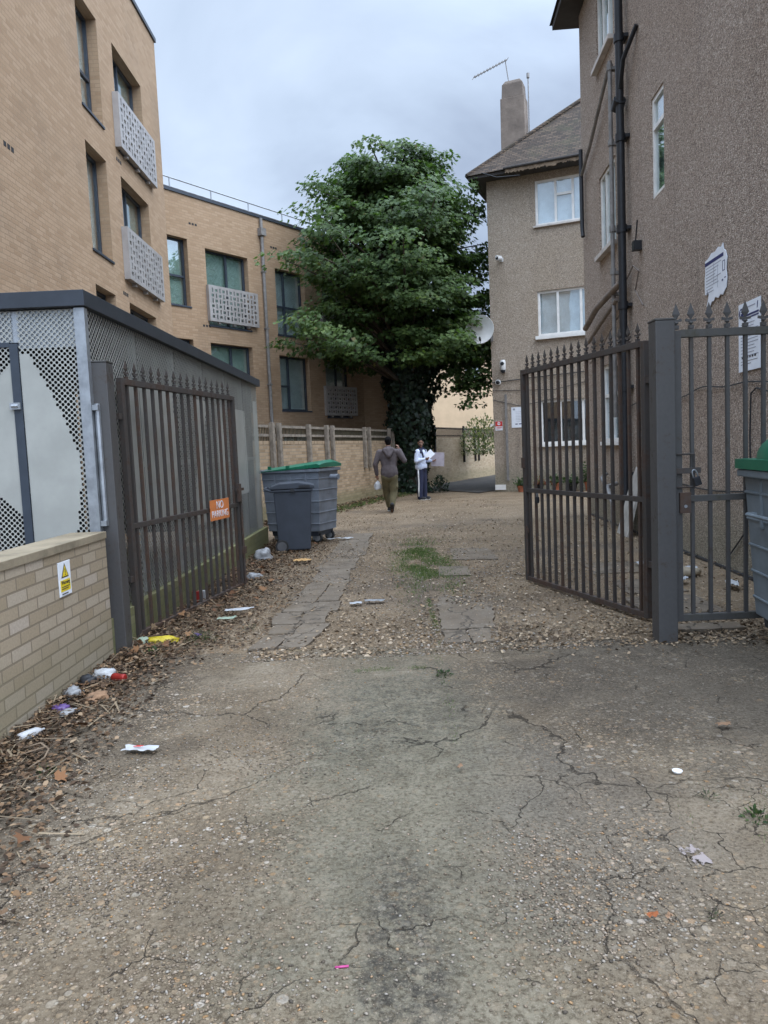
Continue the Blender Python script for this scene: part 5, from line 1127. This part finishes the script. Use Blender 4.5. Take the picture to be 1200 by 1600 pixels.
# ------------------------------------------------------------------ litter
def crumple(sx, sy, sz, seed, sub=3, rough=.35):
    bm = bmesh.new(); bmesh.ops.create_icosphere(bm, subdivisions=sub, radius=1)
    for v in bm.verts:
        n_ = v.co.normalized(); k_ = 1 + rough * mnoise.noise(n_ * 1.7 + Vector((seed, 0, 0))) + rough * .8 * mnoise.noise(n_ * 4.5 + Vector((0, seed, 0)))
        v.co = Vector((n_.x * sx * k_, n_.y * sy * k_, max(n_.z, -.35) * sz * k_ + sz * .35))
    b = MB(); bm.verts.ensure_lookup_table(); b.add([v.co[:] for v in bm.verts], [[v.index for v in f.verts] for f in bm.faces]); bm.free(); return b
def flat_scrap(sx, sy, seed, h=.012, n=9):
    b = MB(); vs = []; fs = []
    for j in range(n):
        for i in range(n):
            u, v = i / (n - 1) * 2 - 1, j / (n - 1) * 2 - 1
            k_ = 1 + .35 * mnoise.noise(Vector((u * 1.3 + seed, v * 1.3, 0))); vs.append((u * sx * k_, v * sy * (1 + .4 * mnoise.noise(Vector((u * 1.5, seed, v)))), .006 + h * (1 + mnoise.noise(Vector((u * 2.2, v * 2.2, seed))))))
    for j in range(n - 1):
        for i in range(n - 1): a = j * n + i; fs.append((a, a + 1, a + n + 1, a + n))
    b.add(vs, fs); return b
m_bag = simple('thin_white_plastic', (.41, .42, .43), .4, 0, .08); m_brownpaper = simple('brown_paper', (.24, .145, .085), .85, 0, .3, 9); m_clear = simple('grey_clear_plastic', (.24, .245, .25), .35, 0, .3, 12); m_redcan = simple('red_can', (.28, .025, .02), .35, .3, .2, 14)
m_yellow = simple('yellow_packet', (.48, .38, .03), .4, 0, .15, 18); m_crumb = simple('bread_crust', (.42, .25, .10), .9, 0, .2, 12); m_mint = simple('pale_green_card', (.27, .33, .25), .7); m_pink = simple('pink_plastic', (.42, .06, .20), .4); m_purple = simple('purple_wrapper', (.09, .05, .17), .4, 0, .4, 20)
def litter(name, label, b, mat, x, y, rz=0.0, z=.012, smooth=True): return tag(b.build(name, mat, None, (x, y, z + ground_noise(x, y)), rz, smooth=smooth), label, 'litter')
wt_ = litter('plastic_bag', 'flattened white plastic bag with red print alone on the forecourt', flat_scrap(.085, .03, 1.1, .014), m_bag, -1.31, 3.68, R(-8)); q_ = MB(); q_.box(-.03, .01, -.008, -.002, .03, .032); q_.box(-.015, .02, .0, .006, .03, .032); q_.build('red_print', m_red, wt_)
b = MB(); b.lathe([(.004, -.075), (.024, -.07), (.027, -.02), (.027, .03), (.014, .055), (.009, .06), (.009, .075)], 14, 0, (0, 0, .026), 'Y'); litter('plastic_bottle', 'small white plastic bottle lying against the low brick wall', b, m_bag, -1.98, 3.92, R(-35))
litter('plastic_bag', 'crumpled white plastic bag in leaves beside the low wall end', crumple(.085, .06, .055, 2.2), m_bag, -1.98, 4.98)
litter('plastic_bag', 'crumpled black plastic scrap beside the white bag at the wall', crumple(.06, .05, .05, 4.2), m_pipe, -2.04, 4.84)
b = MB(); b.lathe([(.02, -.055), (.027, -.047), (.024, -.01), (.029, .02), (.028, .04), (.022, .052)], 14, 0, (0, 0, .028), 'Y'); litter('drink_can', 'crushed red drink can in the leaves near the wall end', b, m_redcan, -1.85, 4.9, R(70))
litter('paper_bag', 'crumpled brown paper in the leaves below the warning sign', crumple(.08, .055, .035, 6.1), m_brownpaper, -1.86, 4.52, .5)
litter('wrapper', 'torn grey plastic wrapper at the foot of the low wall', crumple(.065, .035, .025, 8.8), m_clear, -1.93, 4.28, .9)
litter('wrapper', 'white and purple sweet wrapper in the wall litter', crumple(.06, .05, .035, 9.8), m_purple, -2.0, 4.33, .2)
litter('wrapper', 'clear plastic tub among leaves between bag and wrapper', crumple(.06, .05, .045, 3.7), m_clear, -2.04, 4.6, .2)
litter('crisp_packet', 'bright yellow crisp packet at the foot of the left gate', crumple(.14, .05, .04, 5.5), m_yellow, -1.87, 5.95, .15)
litter('crisp_packet', 'green and white packet beside the yellow one at the gate', crumple(.06, .045, .04, 7.5), m_mint, -2.02, 5.93, .15)
litter('wrapper', 'white flattened wrapper on leaves beside the left gate', flat_scrap(.14, .04, 3.3, .014), m_bag, -1.42, 6.98, .25, .03)
litter('wrapper', 'pale green card scrap in front of the white wrapper', flat_scrap(.08, .045, 5.3, .01), m_mint, -1.48, 6.62, .1, .03)
litter('drink_carton', 'red drink carton behind the bars of the left gate', MB().box(-.05, .05, -.03, .03, 0, .12), m_redcan, -1.96, 7.5, .4, .02, False)
litter('drink_carton', 'white carton behind the bars of the left gate', MB().box(-.045, .045, -.03, .03, 0, .10), m_bag, -1.95, 7.66, -.3, .02, False)
litter('wrapper', 'purple wrapper scrap in the leaves near the left gate end', crumple(.04, .03, .02, 1.7), m_purple, -1.62, 6.1, .2)
litter('wrapper', 'small white wrapper left of a pair on the gravel', flat_scrap(.055, .04, 2.3, .008), m_bag, -.32, 7.15, .2)
litter('wrapper', 'longer white wrapper right of a pair on the gravel', flat_scrap(.10, .035, 6.3, .008), m_clear, -.13, 7.22, -.1)
litter('bread_crust', 'torn piece of yellow bread on leaves in front of the bins', flat_scrap(.11, .09, 4.3, .022), m_crumb, -1.16, 10.1, .1, .02)
litter('plastic_bag', 'grey clear plastic bag beside the bin store plinth', crumple(.13, .11, .12, 6.6), m_clear, -1.76, 10.5, .1)
litter('plastic_bag', 'grey clear bag scrap lying nearer the left gate end', crumple(.10, .06, .05, 1.6), m_clear, -1.62, 8.9, .4)
litter('plastic_bag', 'white plastic strip lying beside the castor of the large bin', flat_scrap(.2, .06, 8.3, .02), m_bag, -.78, 12.55, .1, .02)
b = MB(); b.lathe([(.006, 0), (.018, .004), (.023, .014), (.022, .015), (.016, .007), (.005, .003)], 16); litter('plastic_cup', 'white broken plastic cup piece on the right of the forecourt', b, m_white, 1.26, 3.18, 0, .004)
b = MB(); b.tube([(-.02, 0, .004), (.02, .003, .004)], .0035, 6); litter('drinking_straw', 'short pink plastic straw piece on dark concrete', b, m_pink, -.18, 2.02, 0, .004)
for i, (x, y, s_, lb) in enumerate(((1.69, 3.66, .035, 'curled brown leaf alone on the right of the forecourt'), (.78, 2.17, .018, 'small orange leaf near the bottom right of the forecourt'), (.825, 2.16, .013, 'tiny orange leaf beside a larger one at bottom right'), (.3, 3.3, .018, 'pale fallen leaf in the middle of the forecourt'))):
    litter('fallen_leaf', lb, flat_scrap(s_, s_ * .5, 3.1 * i + .7, .012, 6), m_brownpaper if i != 1 else simple('orange_leaf', (.24, .075, .025), .8), x, y, .3 * i)['category'] = 'leaf'
for i, (x, y, s_, lb) in enumerate(((3.15, 8.6, .2, 'largest white plastic sheet scrap at the foot of the pebbledash wall'), (3.35, 8.1, .10, 'small white scrap in leaves behind the side gate'), (3.05, 7.5, .09, 'white scrap nearest the fence in the leaves'), (3.42, 7.2, .12, 'white scrap at the wall foot beside the bin'))):
    litter('plastic_scrap', lb, flat_scrap(s_, s_ * .45, 2.1 * i + .3, .03), m_bag, x, y, .4 * i, .02)
litter('stone_block', 'flat tan stone in the leaves behind the side gate', crumple(.22, .14, .07, 3.9, 2, .2), simple('tan_stone', (.3, .25, .18), .9, 0, .2), 3.2, 7.9, .2)
t = NT('dried_paint'); f_ = t.M('GREATER_THAN', t.M('ADD', t.noise(26, 6, .8), t.M('MULTIPLY', t.noise(9, 3), .4)), .70)
tr_ = t.n('ShaderNodeBsdfTransparent'); ms_ = t.n('ShaderNodeMixShader'); t.set(ms_.inputs[0], f_); t.t.links.new(tr_.outputs[0], ms_.inputs[1]); t.t.links.new(t.pbsdf((.27, .23, .22), .9), ms_.inputs[2]); m_splash = t.done(ms_.outputs[0])
sp = flat_scrap(.036, .06, 5.9, .0012, 14); litter('paint_splash', 'pale pinkish paint splash dried on the forecourt at the right', sp, m_splash, 1.06, 2.53, .2, .004)['category'] = 'stain'
b = MB(); b.tube([(.0, 0, .02), (.06, .1, .05), (.12, .13, .03), (.2, .1, .02), (.28, .02, .015)], [.004, .006, .006, .005, .003], 6); b.tube([(.1, .12, .04), (.09, -.02, .02)], .004, 5); litter('twig', 'curved pale twig lying in leaves near the white bottle', b, m_felt, -1.95, 3.72, R(-60))['category'] = 'twig'

# ------------------------------------------------------------------ people
def blobmesh(name, caps, mat, parent, voxel=.014, smooth_it=6):
    """one continuous surface from tapered limbs: caps = (a, b, ra, rb[, squash])"""
    bm = bmesh.new()
    for c_ in caps:
        a, b_, ra, rb_ = Vector(c_[0]), Vector(c_[1]), c_[2], c_[3]; sq = c_[4] if len(c_) > 4 else (1, 1); d_ = b_ - a; L = max(d_.length, 1e-4); d_ = d_ / L
        if len(c_) > 5: ax = Vector(c_[5]); ax = (ax - d_ * ax.dot(d_)).normalized()
        else: ax = Vector((1, 0, 0)); ax = (ax - d_ * ax.dot(d_)).normalized() if abs(d_.x) < .9 else d_.orthogonal().normalized()
        ay = d_.cross(ax); ring = []; n_ = 14
        prof = [(-ra * math.cos(t_), ra * math.sin(t_)) for t_ in np.linspace(.12, math.pi / 2, 4)] + [(L + rb_ * math.sin(t_), rb_ * math.cos(t_)) for t_ in np.linspace(0, math.pi / 2 - .12, 4)]
        for (h_, r_) in prof: ring.append([bm.verts.new(a + d_ * h_ + (ax * math.cos(2 * math.pi * k / n_) * sq[0] + ay * math.sin(2 * math.pi * k / n_) * sq[1]) * r_) for k in range(n_)])
        for i in range(len(ring) - 1):
            for k in range(n_): bm.faces.new((ring[i][k], ring[i][(k + 1) % n_], ring[i + 1][(k + 1) % n_], ring[i + 1][k]))
        bm.faces.new(ring[0][::-1]); bm.faces.new(ring[-1])
    me = bpy.data.meshes.new(name); bm.to_mesh(me); bm.free(); o = bpy.data.objects.new(name, me); COL.objects.link(o)
    m_ = o.modifiers.new('r', 'REMESH'); m_.mode = 'VOXEL'; m_.voxel_size = voxel; s_ = o.modifiers.new('s', 'SMOOTH'); s_.iterations = smooth_it; s_.factor = .5
    dg = bpy.context.evaluated_depsgraph_get(); me2 = bpy.data.meshes.new_from_object(o.evaluated_get(dg)); bpy.data.objects.remove(o); me2.name = name
    me2.materials.clear(); me2.materials.append(mat); me2.polygons.foreach_set('use_smooth', [True] * len(me2.polygons)); o = bpy.data.objects.new(name, me2); COL.objects.link(o)
    if parent: o.parent = parent
    return o
m_skin = simple('brown_skin', (.20, .105, .07), .55, 0, .08); m_hair = simple('black_hair', (.008, .0075, .0075), .95, spec=.08); m_hood = simple('grey_brown_jersey', (.085, .07, .072), .9, 0, .15, 14, .3); m_khaki = simple('olive_cotton', (.115, .098, .052), .9, 0, .2, 9, .4)
m_shoe = simple('black_shoe', (.02, .02, .022), .6); m_sole = simple('white_sole', (.6, .6, .58), .6); m_track = simple('navy_tracksuit', (.018, .022, .05), .7, 0, .15, 8); m_jacket = simple('pale_blue_jacket', (.52, .58, .72), .7, 0, .1, 9, .2); m_card = simple('lilac_grey_card', (.42, .38, .42), .7); m_beard = simple('dark_beard', (.02, .016, .014), .8)
def hand(side, wrist, dirn, palm_n, curl=.6):
    """palm plus five bent fingers as capsules, for the body mesh"""
    w = Vector(wrist); d_ = Vector(dirn).normalized(); n_ = Vector(palm_n); n_ = (n_ - d_ * n_.dot(d_)).normalized(); s_ = d_.cross(n_) * side; caps = [(w, w + d_ * .07, .028, .036, (1, .55), s_)]
    for k, (off, ln) in enumerate(((-.030, .065), (-.010, .078), (.010, .074), (.029, .058))):
        b0 = w + d_ * .085 + s_ * off; b1 = b0 + (d_ * math.cos(curl * .5) + n_ * math.sin(curl * .5)) * ln * .5; b2 = b1 + (d_ * math.cos(curl * 1.4) + n_ * math.sin(curl * 1.4)) * ln * .5; caps += [(b0, b1, .0095, .009), (b1, b2, .009, .0075)]
    t0 = w + d_ * .03 - s_ * .03; t1 = t0 + (d_ * .6 - s_ * .7 + n_ * .3).normalized() * .04; t2 = t1 + (d_ * .8 + n_ * .4).normalized() * .032; caps += [(t0, t1, .012, .0105), (t1, t2, .0105, .009)]
    return caps
def head_caps(c, f):
    """c = head centre, f = facing direction"""
    c = Vector(c); f = Vector(f).normalized(); r_ = f.cross(Vector((0, 0, 1))).normalized(); u = Vector((0, 0, 1))
    return [(c + u * .02 - f * .02, c + u * .045 + f * .005, .092, .085, (.84, 1), r_), (c - u * .05 + f * .03, c - u * .085 + f * .045, .064, .045, (.9, 1), r_), (c + f * .085 + u * .01, c + f * .112 - u * .025, .010, .015), (c + f * .07 - u * .062, c + f * .074 - u * .062, .022, .018),
            (c + r_ * .08 - u * .005, c + r_ * .084 + u * .03, .014, .018, (.5, 1), r_), (c - r_ * .08 - u * .005, c - r_ * .084 + u * .03, .014, .018, (.5, 1), r_), (c - u * .06 - f * .02, c - u * .2 - f * .03, .056, .06)]
def face_bits(parent, c, f, beard):
    c = Vector(c); f = Vector(f).normalized(); r_ = f.cross(Vector((0, 0, 1))).normalized(); u = Vector((0, 0, 1)); b = MB()
    for sx in (-1, 1):
        p_ = c + r_ * sx * .033 + f * .092 + u * .012; b.tube([p_ - r_ * .012, p_ + r_ * .012], .007, 8)
    b.build('eyes', m_sole, parent); b = MB()
    for sx in (-1, 1):
        p_ = c + r_ * sx * .033 + f * .0985 + u * .012; b.tube([p_, p_ + f * .002], .006, 8); q_ = c + r_ * sx * .034 + f * .096 + u * .034; b.tube([q_ - r_ * .018, q_ + r_ * .018], .006, 6)
    b.build('eyebrows', m_hair, parent); b = MB(); p_ = c + f * .096 - u * .064; b.tube([p_ - r_ * .022, p_ + f * .003, p_ + r_ * .022], .006, 6); b.build('mouth', simple('lips', (.2, .08, .07), .5), parent)
    if beard: blobmesh('beard', [(c - u * .06 + f * .04 - r_ * .05, c - u * .095 + f * .055, .028, .03), (c - u * .06 + f * .04 + r_ * .05, c - u * .095 + f * .055, .028, .03), (c - u * .045 + f * .088 - r_ * .02, c - u * .045 + f * .088 + r_ * .02, .012, .012)], m_beard, parent, .008, 3)
# --- man walking away (faces +y), local frame at his feet
p1 = thing('person', 'man in grey-brown hoodie and olive trousers walking away with a white cloth in hand', 'person', (.17, 17.75, 0))
hd = (.0, .10, 1.70); HIP = .95
la = [(-.22, .03, 1.46), (-.33, -.02, 1.18), (-.30, .03, .93)]; ra = [(.22, .03, 1.46), (.375, .02, 1.24), (.27, .10, 1.52)]
ll = [(-.09, 0, .93), (-.08, .22, .50), (-.03, .33, .10)]; rl = [(.09, 0, .93), (.085, .05, .50), (.03, -.12, .14)]
body = [((0, .01, 1.02), (0, .02, 1.18), .135, .14, (1.15, .8)), ((0, .02, 1.18), (0, .04, 1.40), .14, .155, (1.2, .75)), ((-.13, .04, 1.45), (.13, .04, 1.45), .085, .085, (1, 1)), ((0, .04, 1.47), (0, .06, 1.60), .06, .056), ((-.07, 0, .95), (.07, 0, .95), .12, .12)]
for arm in (la, ra): body += [(arm[0], arm[1], .058, .045), (arm[1], arm[2], .043, .03)]
for leg, ft in ((ll, (-.03, .33, 0)), (rl, (.03, -.12, 0))):
    body += [(leg[0], leg[1], .09, .062), (leg[1], leg[2], .06, .042)]
body += [((-.03, .31, .07), (-.035, .47, .045), .045, .035, (1, .8)), ((.03, -.14, .13), (.025, -.03, .035), .045, .036, (1, .8))]
body += head_caps(hd, (.1, 1, -.03)) + hand(1, la[2], (.1, .05, -1), (.3, 1, 0), 1.3) + hand(-1, ra[2], (-.4, -.05, .9), (-.6, .4, -.1), .8)
pb = blobmesh('body', body, m_skin, p1, .011, 4)
h = Vector(hd); blobmesh('hair', [(h + Vector((0, -.03, .045)), h + Vector((0, .02, .06)), .094, .09, (.9, 1)), (h + Vector((0, -.055, -.01)), h + Vector((0, -.05, .03)), .07, .08, (1, .8))], m_hair, p1, .012, 4)
hood = [((0, .01, 1.0), (0, .02, 1.18), .165, .162, (1.14, .85)), ((0, .02, 1.18), (0, .04, 1.40), .162, .178, (1.22, .78)), ((-.14, .04, 1.45), (.14, .04, 1.45), .098, .098), ((0, .02, 1.5), (0, .05, 1.55), .095, .08)]
for arm in (la, ra):
    w_ = Vector(arm[1]).lerp(Vector(arm[2]), .93); hood += [(arm[0], arm[1], .082, .066), (arm[1], w_, .064, .048)]
hood += [((-.10, -.08, 1.50), (0, -.155, 1.36), .045, .042), ((.10, -.08, 1.50), (0, -.155, 1.36), .045, .042), ((-.09, -.06, 1.52), (.09, -.06, 1.52), .06, .06), ((0, -.10, 1.49), (0, -.15, 1.38), .05, .05)]
hood += [((0, .0, .95), (0, .01, 1.05), .178, .172, (1.2, .95))]
blobmesh('hoodie', hood, m_hood, p1, .014, 4)
tr = [((-.07, 0, .88), (.07, 0, .88), .138, .138, (1, 1))]
for leg in (ll, rl): k_ = Vector(leg[1]).lerp(Vector(leg[2]), .86); tr += [(Vector(leg[0]) - Vector((0, 0, .06)), leg[1], .118, .098), (leg[1], k_, .096, .07)]
tr += [((.17, -.01, .62), (.165, .02, .74), .05, .05, (.7, 1))]
blobmesh('trousers', tr, m_khaki, p1, .014, 4)
def shoe(a, b_, up_, parent):
    a, b_ = Vector(a), Vector(b_); s_ = blobmesh('shoe', [(a, b_, .055, .045, (1, .75)), (a + Vector(up_) * .05, a + Vector(up_) * .09, .05, .05)], m_shoe, parent, .01, 4)
    q = a - Vector(up_) * .036; r_ = b_ - Vector(up_) * .03; bb_ = blobmesh('sole', [(q, r_, .046, .042, (1, .38))], m_sole, s_, .008, 3); return s_
shoe((-.03, .31, .06), (-.035, .46, .05), (0, 0, 1), p1); shoe((.03, -.15, .145), (.027, -.04, .05), (0, -.62, .78), p1)
clth = tag(crumple(.085, .07, .14, 3.4).build('cloth', m_bag, None, (.17 - .30, 17.80, .58), 0, smooth=True), 'crumpled white cloth held in the hand of the walking man', 'cloth'); 
# --- man standing with a board (faces +x, looks at the camera)
p2 = thing('person', 'bearded man in pale blue jacket and navy striped track trousers holding papers', 'person', (1.17, 22.0, 0), R(-30))
hd = (.02, -.02, 1.665); ff = (.62, -1, -.05)
ra = [(.0, -.21, 1.43), (-.02, -.27, 1.15), (.23, -.17, 1.21)]; la = [(.02, .20, 1.43), (.06, .26, 1.16), (.31, .16, 1.14)]
ll = [(.01, .09, .92), (.03, .10, .50), (.02, .11, .09)]; rl = [(0, -.09, .92), (.0, -.10, .50), (-.02, -.11, .09)]
body = [((0, 0, 1.0), (0, 0, 1.18), .13, .135, (.85, 1.12)), ((0, 0, 1.18), (.01, 0, 1.38), .135, .148, (.8, 1.2)), ((.01, -.12, 1.43), (.01, .12, 1.43), .085, .085), ((.01, 0, 1.45), (.015, 0, 1.56), .06, .056), ((0, -.07, .94), (0, .07, .94), .12, .12)]
for arm in (la, ra): body += [(arm[0], arm[1], .058, .045), (arm[1], arm[2], .043, .03)]
for leg in (ll, rl): body += [(leg[0], leg[1], .09, .06), (leg[1], leg[2], .058, .042)]
body += [((-.03, -.11, .05), (.15, -.13, .035), .045, .034, (1, .8)), ((.0, .11, .05), (.18, .10, .035), .045, .034, (1, .8))]
body += head_caps(hd, ff) + hand(1, ra[2], (1, .05, .1), (0, .6, .3), 1.1) + hand(-1, la[2], (1, -.2, .05), (0, -.4, 1), 1.0)
blobmesh('body', body, m_skin, p2, .011, 4); h = Vector(hd); F2 = Vector(ff).normalized()
blobmesh('hair', [(h - F2 * .035 + Vector((0, 0, .05)), h - F2 * .0 + Vector((0, 0, .068)), .088, .078), (h - F2 * .055, h - F2 * .05 + Vector((0, 0, .05)), .065, .075)], m_hair, p2, .012, 4); face_bits(p2, hd, ff, True)
jk = [((0, 0, .98), (0, 0, 1.18), .15, .155, (.88, 1.12)), ((0, 0, 1.18), (.01, 0, 1.36), .155, .165, (.85, 1.18))]
for arm in (la, ra): w_ = Vector(arm[1]).lerp(Vector(arm[2]), .9); jk += [(arm[0], arm[1], .08, .068), (arm[1], w_, .066, .045)]
jk += [((.01, -.10, 1.39), (.01, .10, 1.39), .09, .09)]
blobmesh('jacket', jk, m_jacket, p2, .014, 4)
blobmesh('yoke', [((.01, -.14, 1.435), (.01, .14, 1.435), .098, .098), ((.01, 0, 1.47), (.02, 0, 1.53), .08, .075), ((.1, -.13, 1.42), (.13, -.08, 1.22), .035, .025), ((-.02, -.235, 1.42), (-.02, -.24, 1.36), .06, .05)], m_track, p2, .014, 4)
blobmesh('jacket_hem', [((0, -.10, .985), (0, .10, .985), .142, .142, (1, 1)),], m_jacket, p2, .014, 2)
tr = [((0, -.07, .92), (0, .07, .92), .135, .135)]
for leg in (ll, rl): tr += [(leg[0], leg[1], .112, .092), (leg[1], Vector(leg[2]) - Vector((0, 0, .02)), .09, .082)]
tro = blobmesh('trousers', tr, m_track, p2, .014, 4); b = MB(); b.tube([(.005, -.208, .93), (.0, -.202, .72), (.0, -.193, .5), (-.01, -.196, .3), (-.018, -.194, .1)], .022, 8, sq=(1, .45)); b.build('stripe', m_white, tro, smooth=True)
shoe((-.03, -.11, .055), (.15, -.13, .045), (0, 0, 1), p2); shoe((.0, .11, .055), (.18, .10, .045), (0, 0, 1), p2)
def by_man(x, y, z): c_, s2 = math.cos(R(-30)), math.sin(R(-30)); return (1.17 + x * c_ - y * s2, 22.0 + x * s2 + y * c_, z)
b = MB(); b.box(-.03, .36, -.008, .008, -.26, .15); o = b.build('card_folder', m_card, None, by_man(.30, .155, 1.24)); o.rotation_euler = (R(4), R(3), R(-12)); tag(o, 'large lilac-grey card folder held by the man in the pale blue jacket', 'folder')
b = MB(); b.box(0, .25, -.10, .10, -.003, .003); o = b.build('paper_sheet', m_paper, None, by_man(.27, -.16, 1.25)); o.rotation_euler = (R(72), R(-42), R(0)); tag(o, 'white sheets of paper in the hand of the bearded man', 'paper')
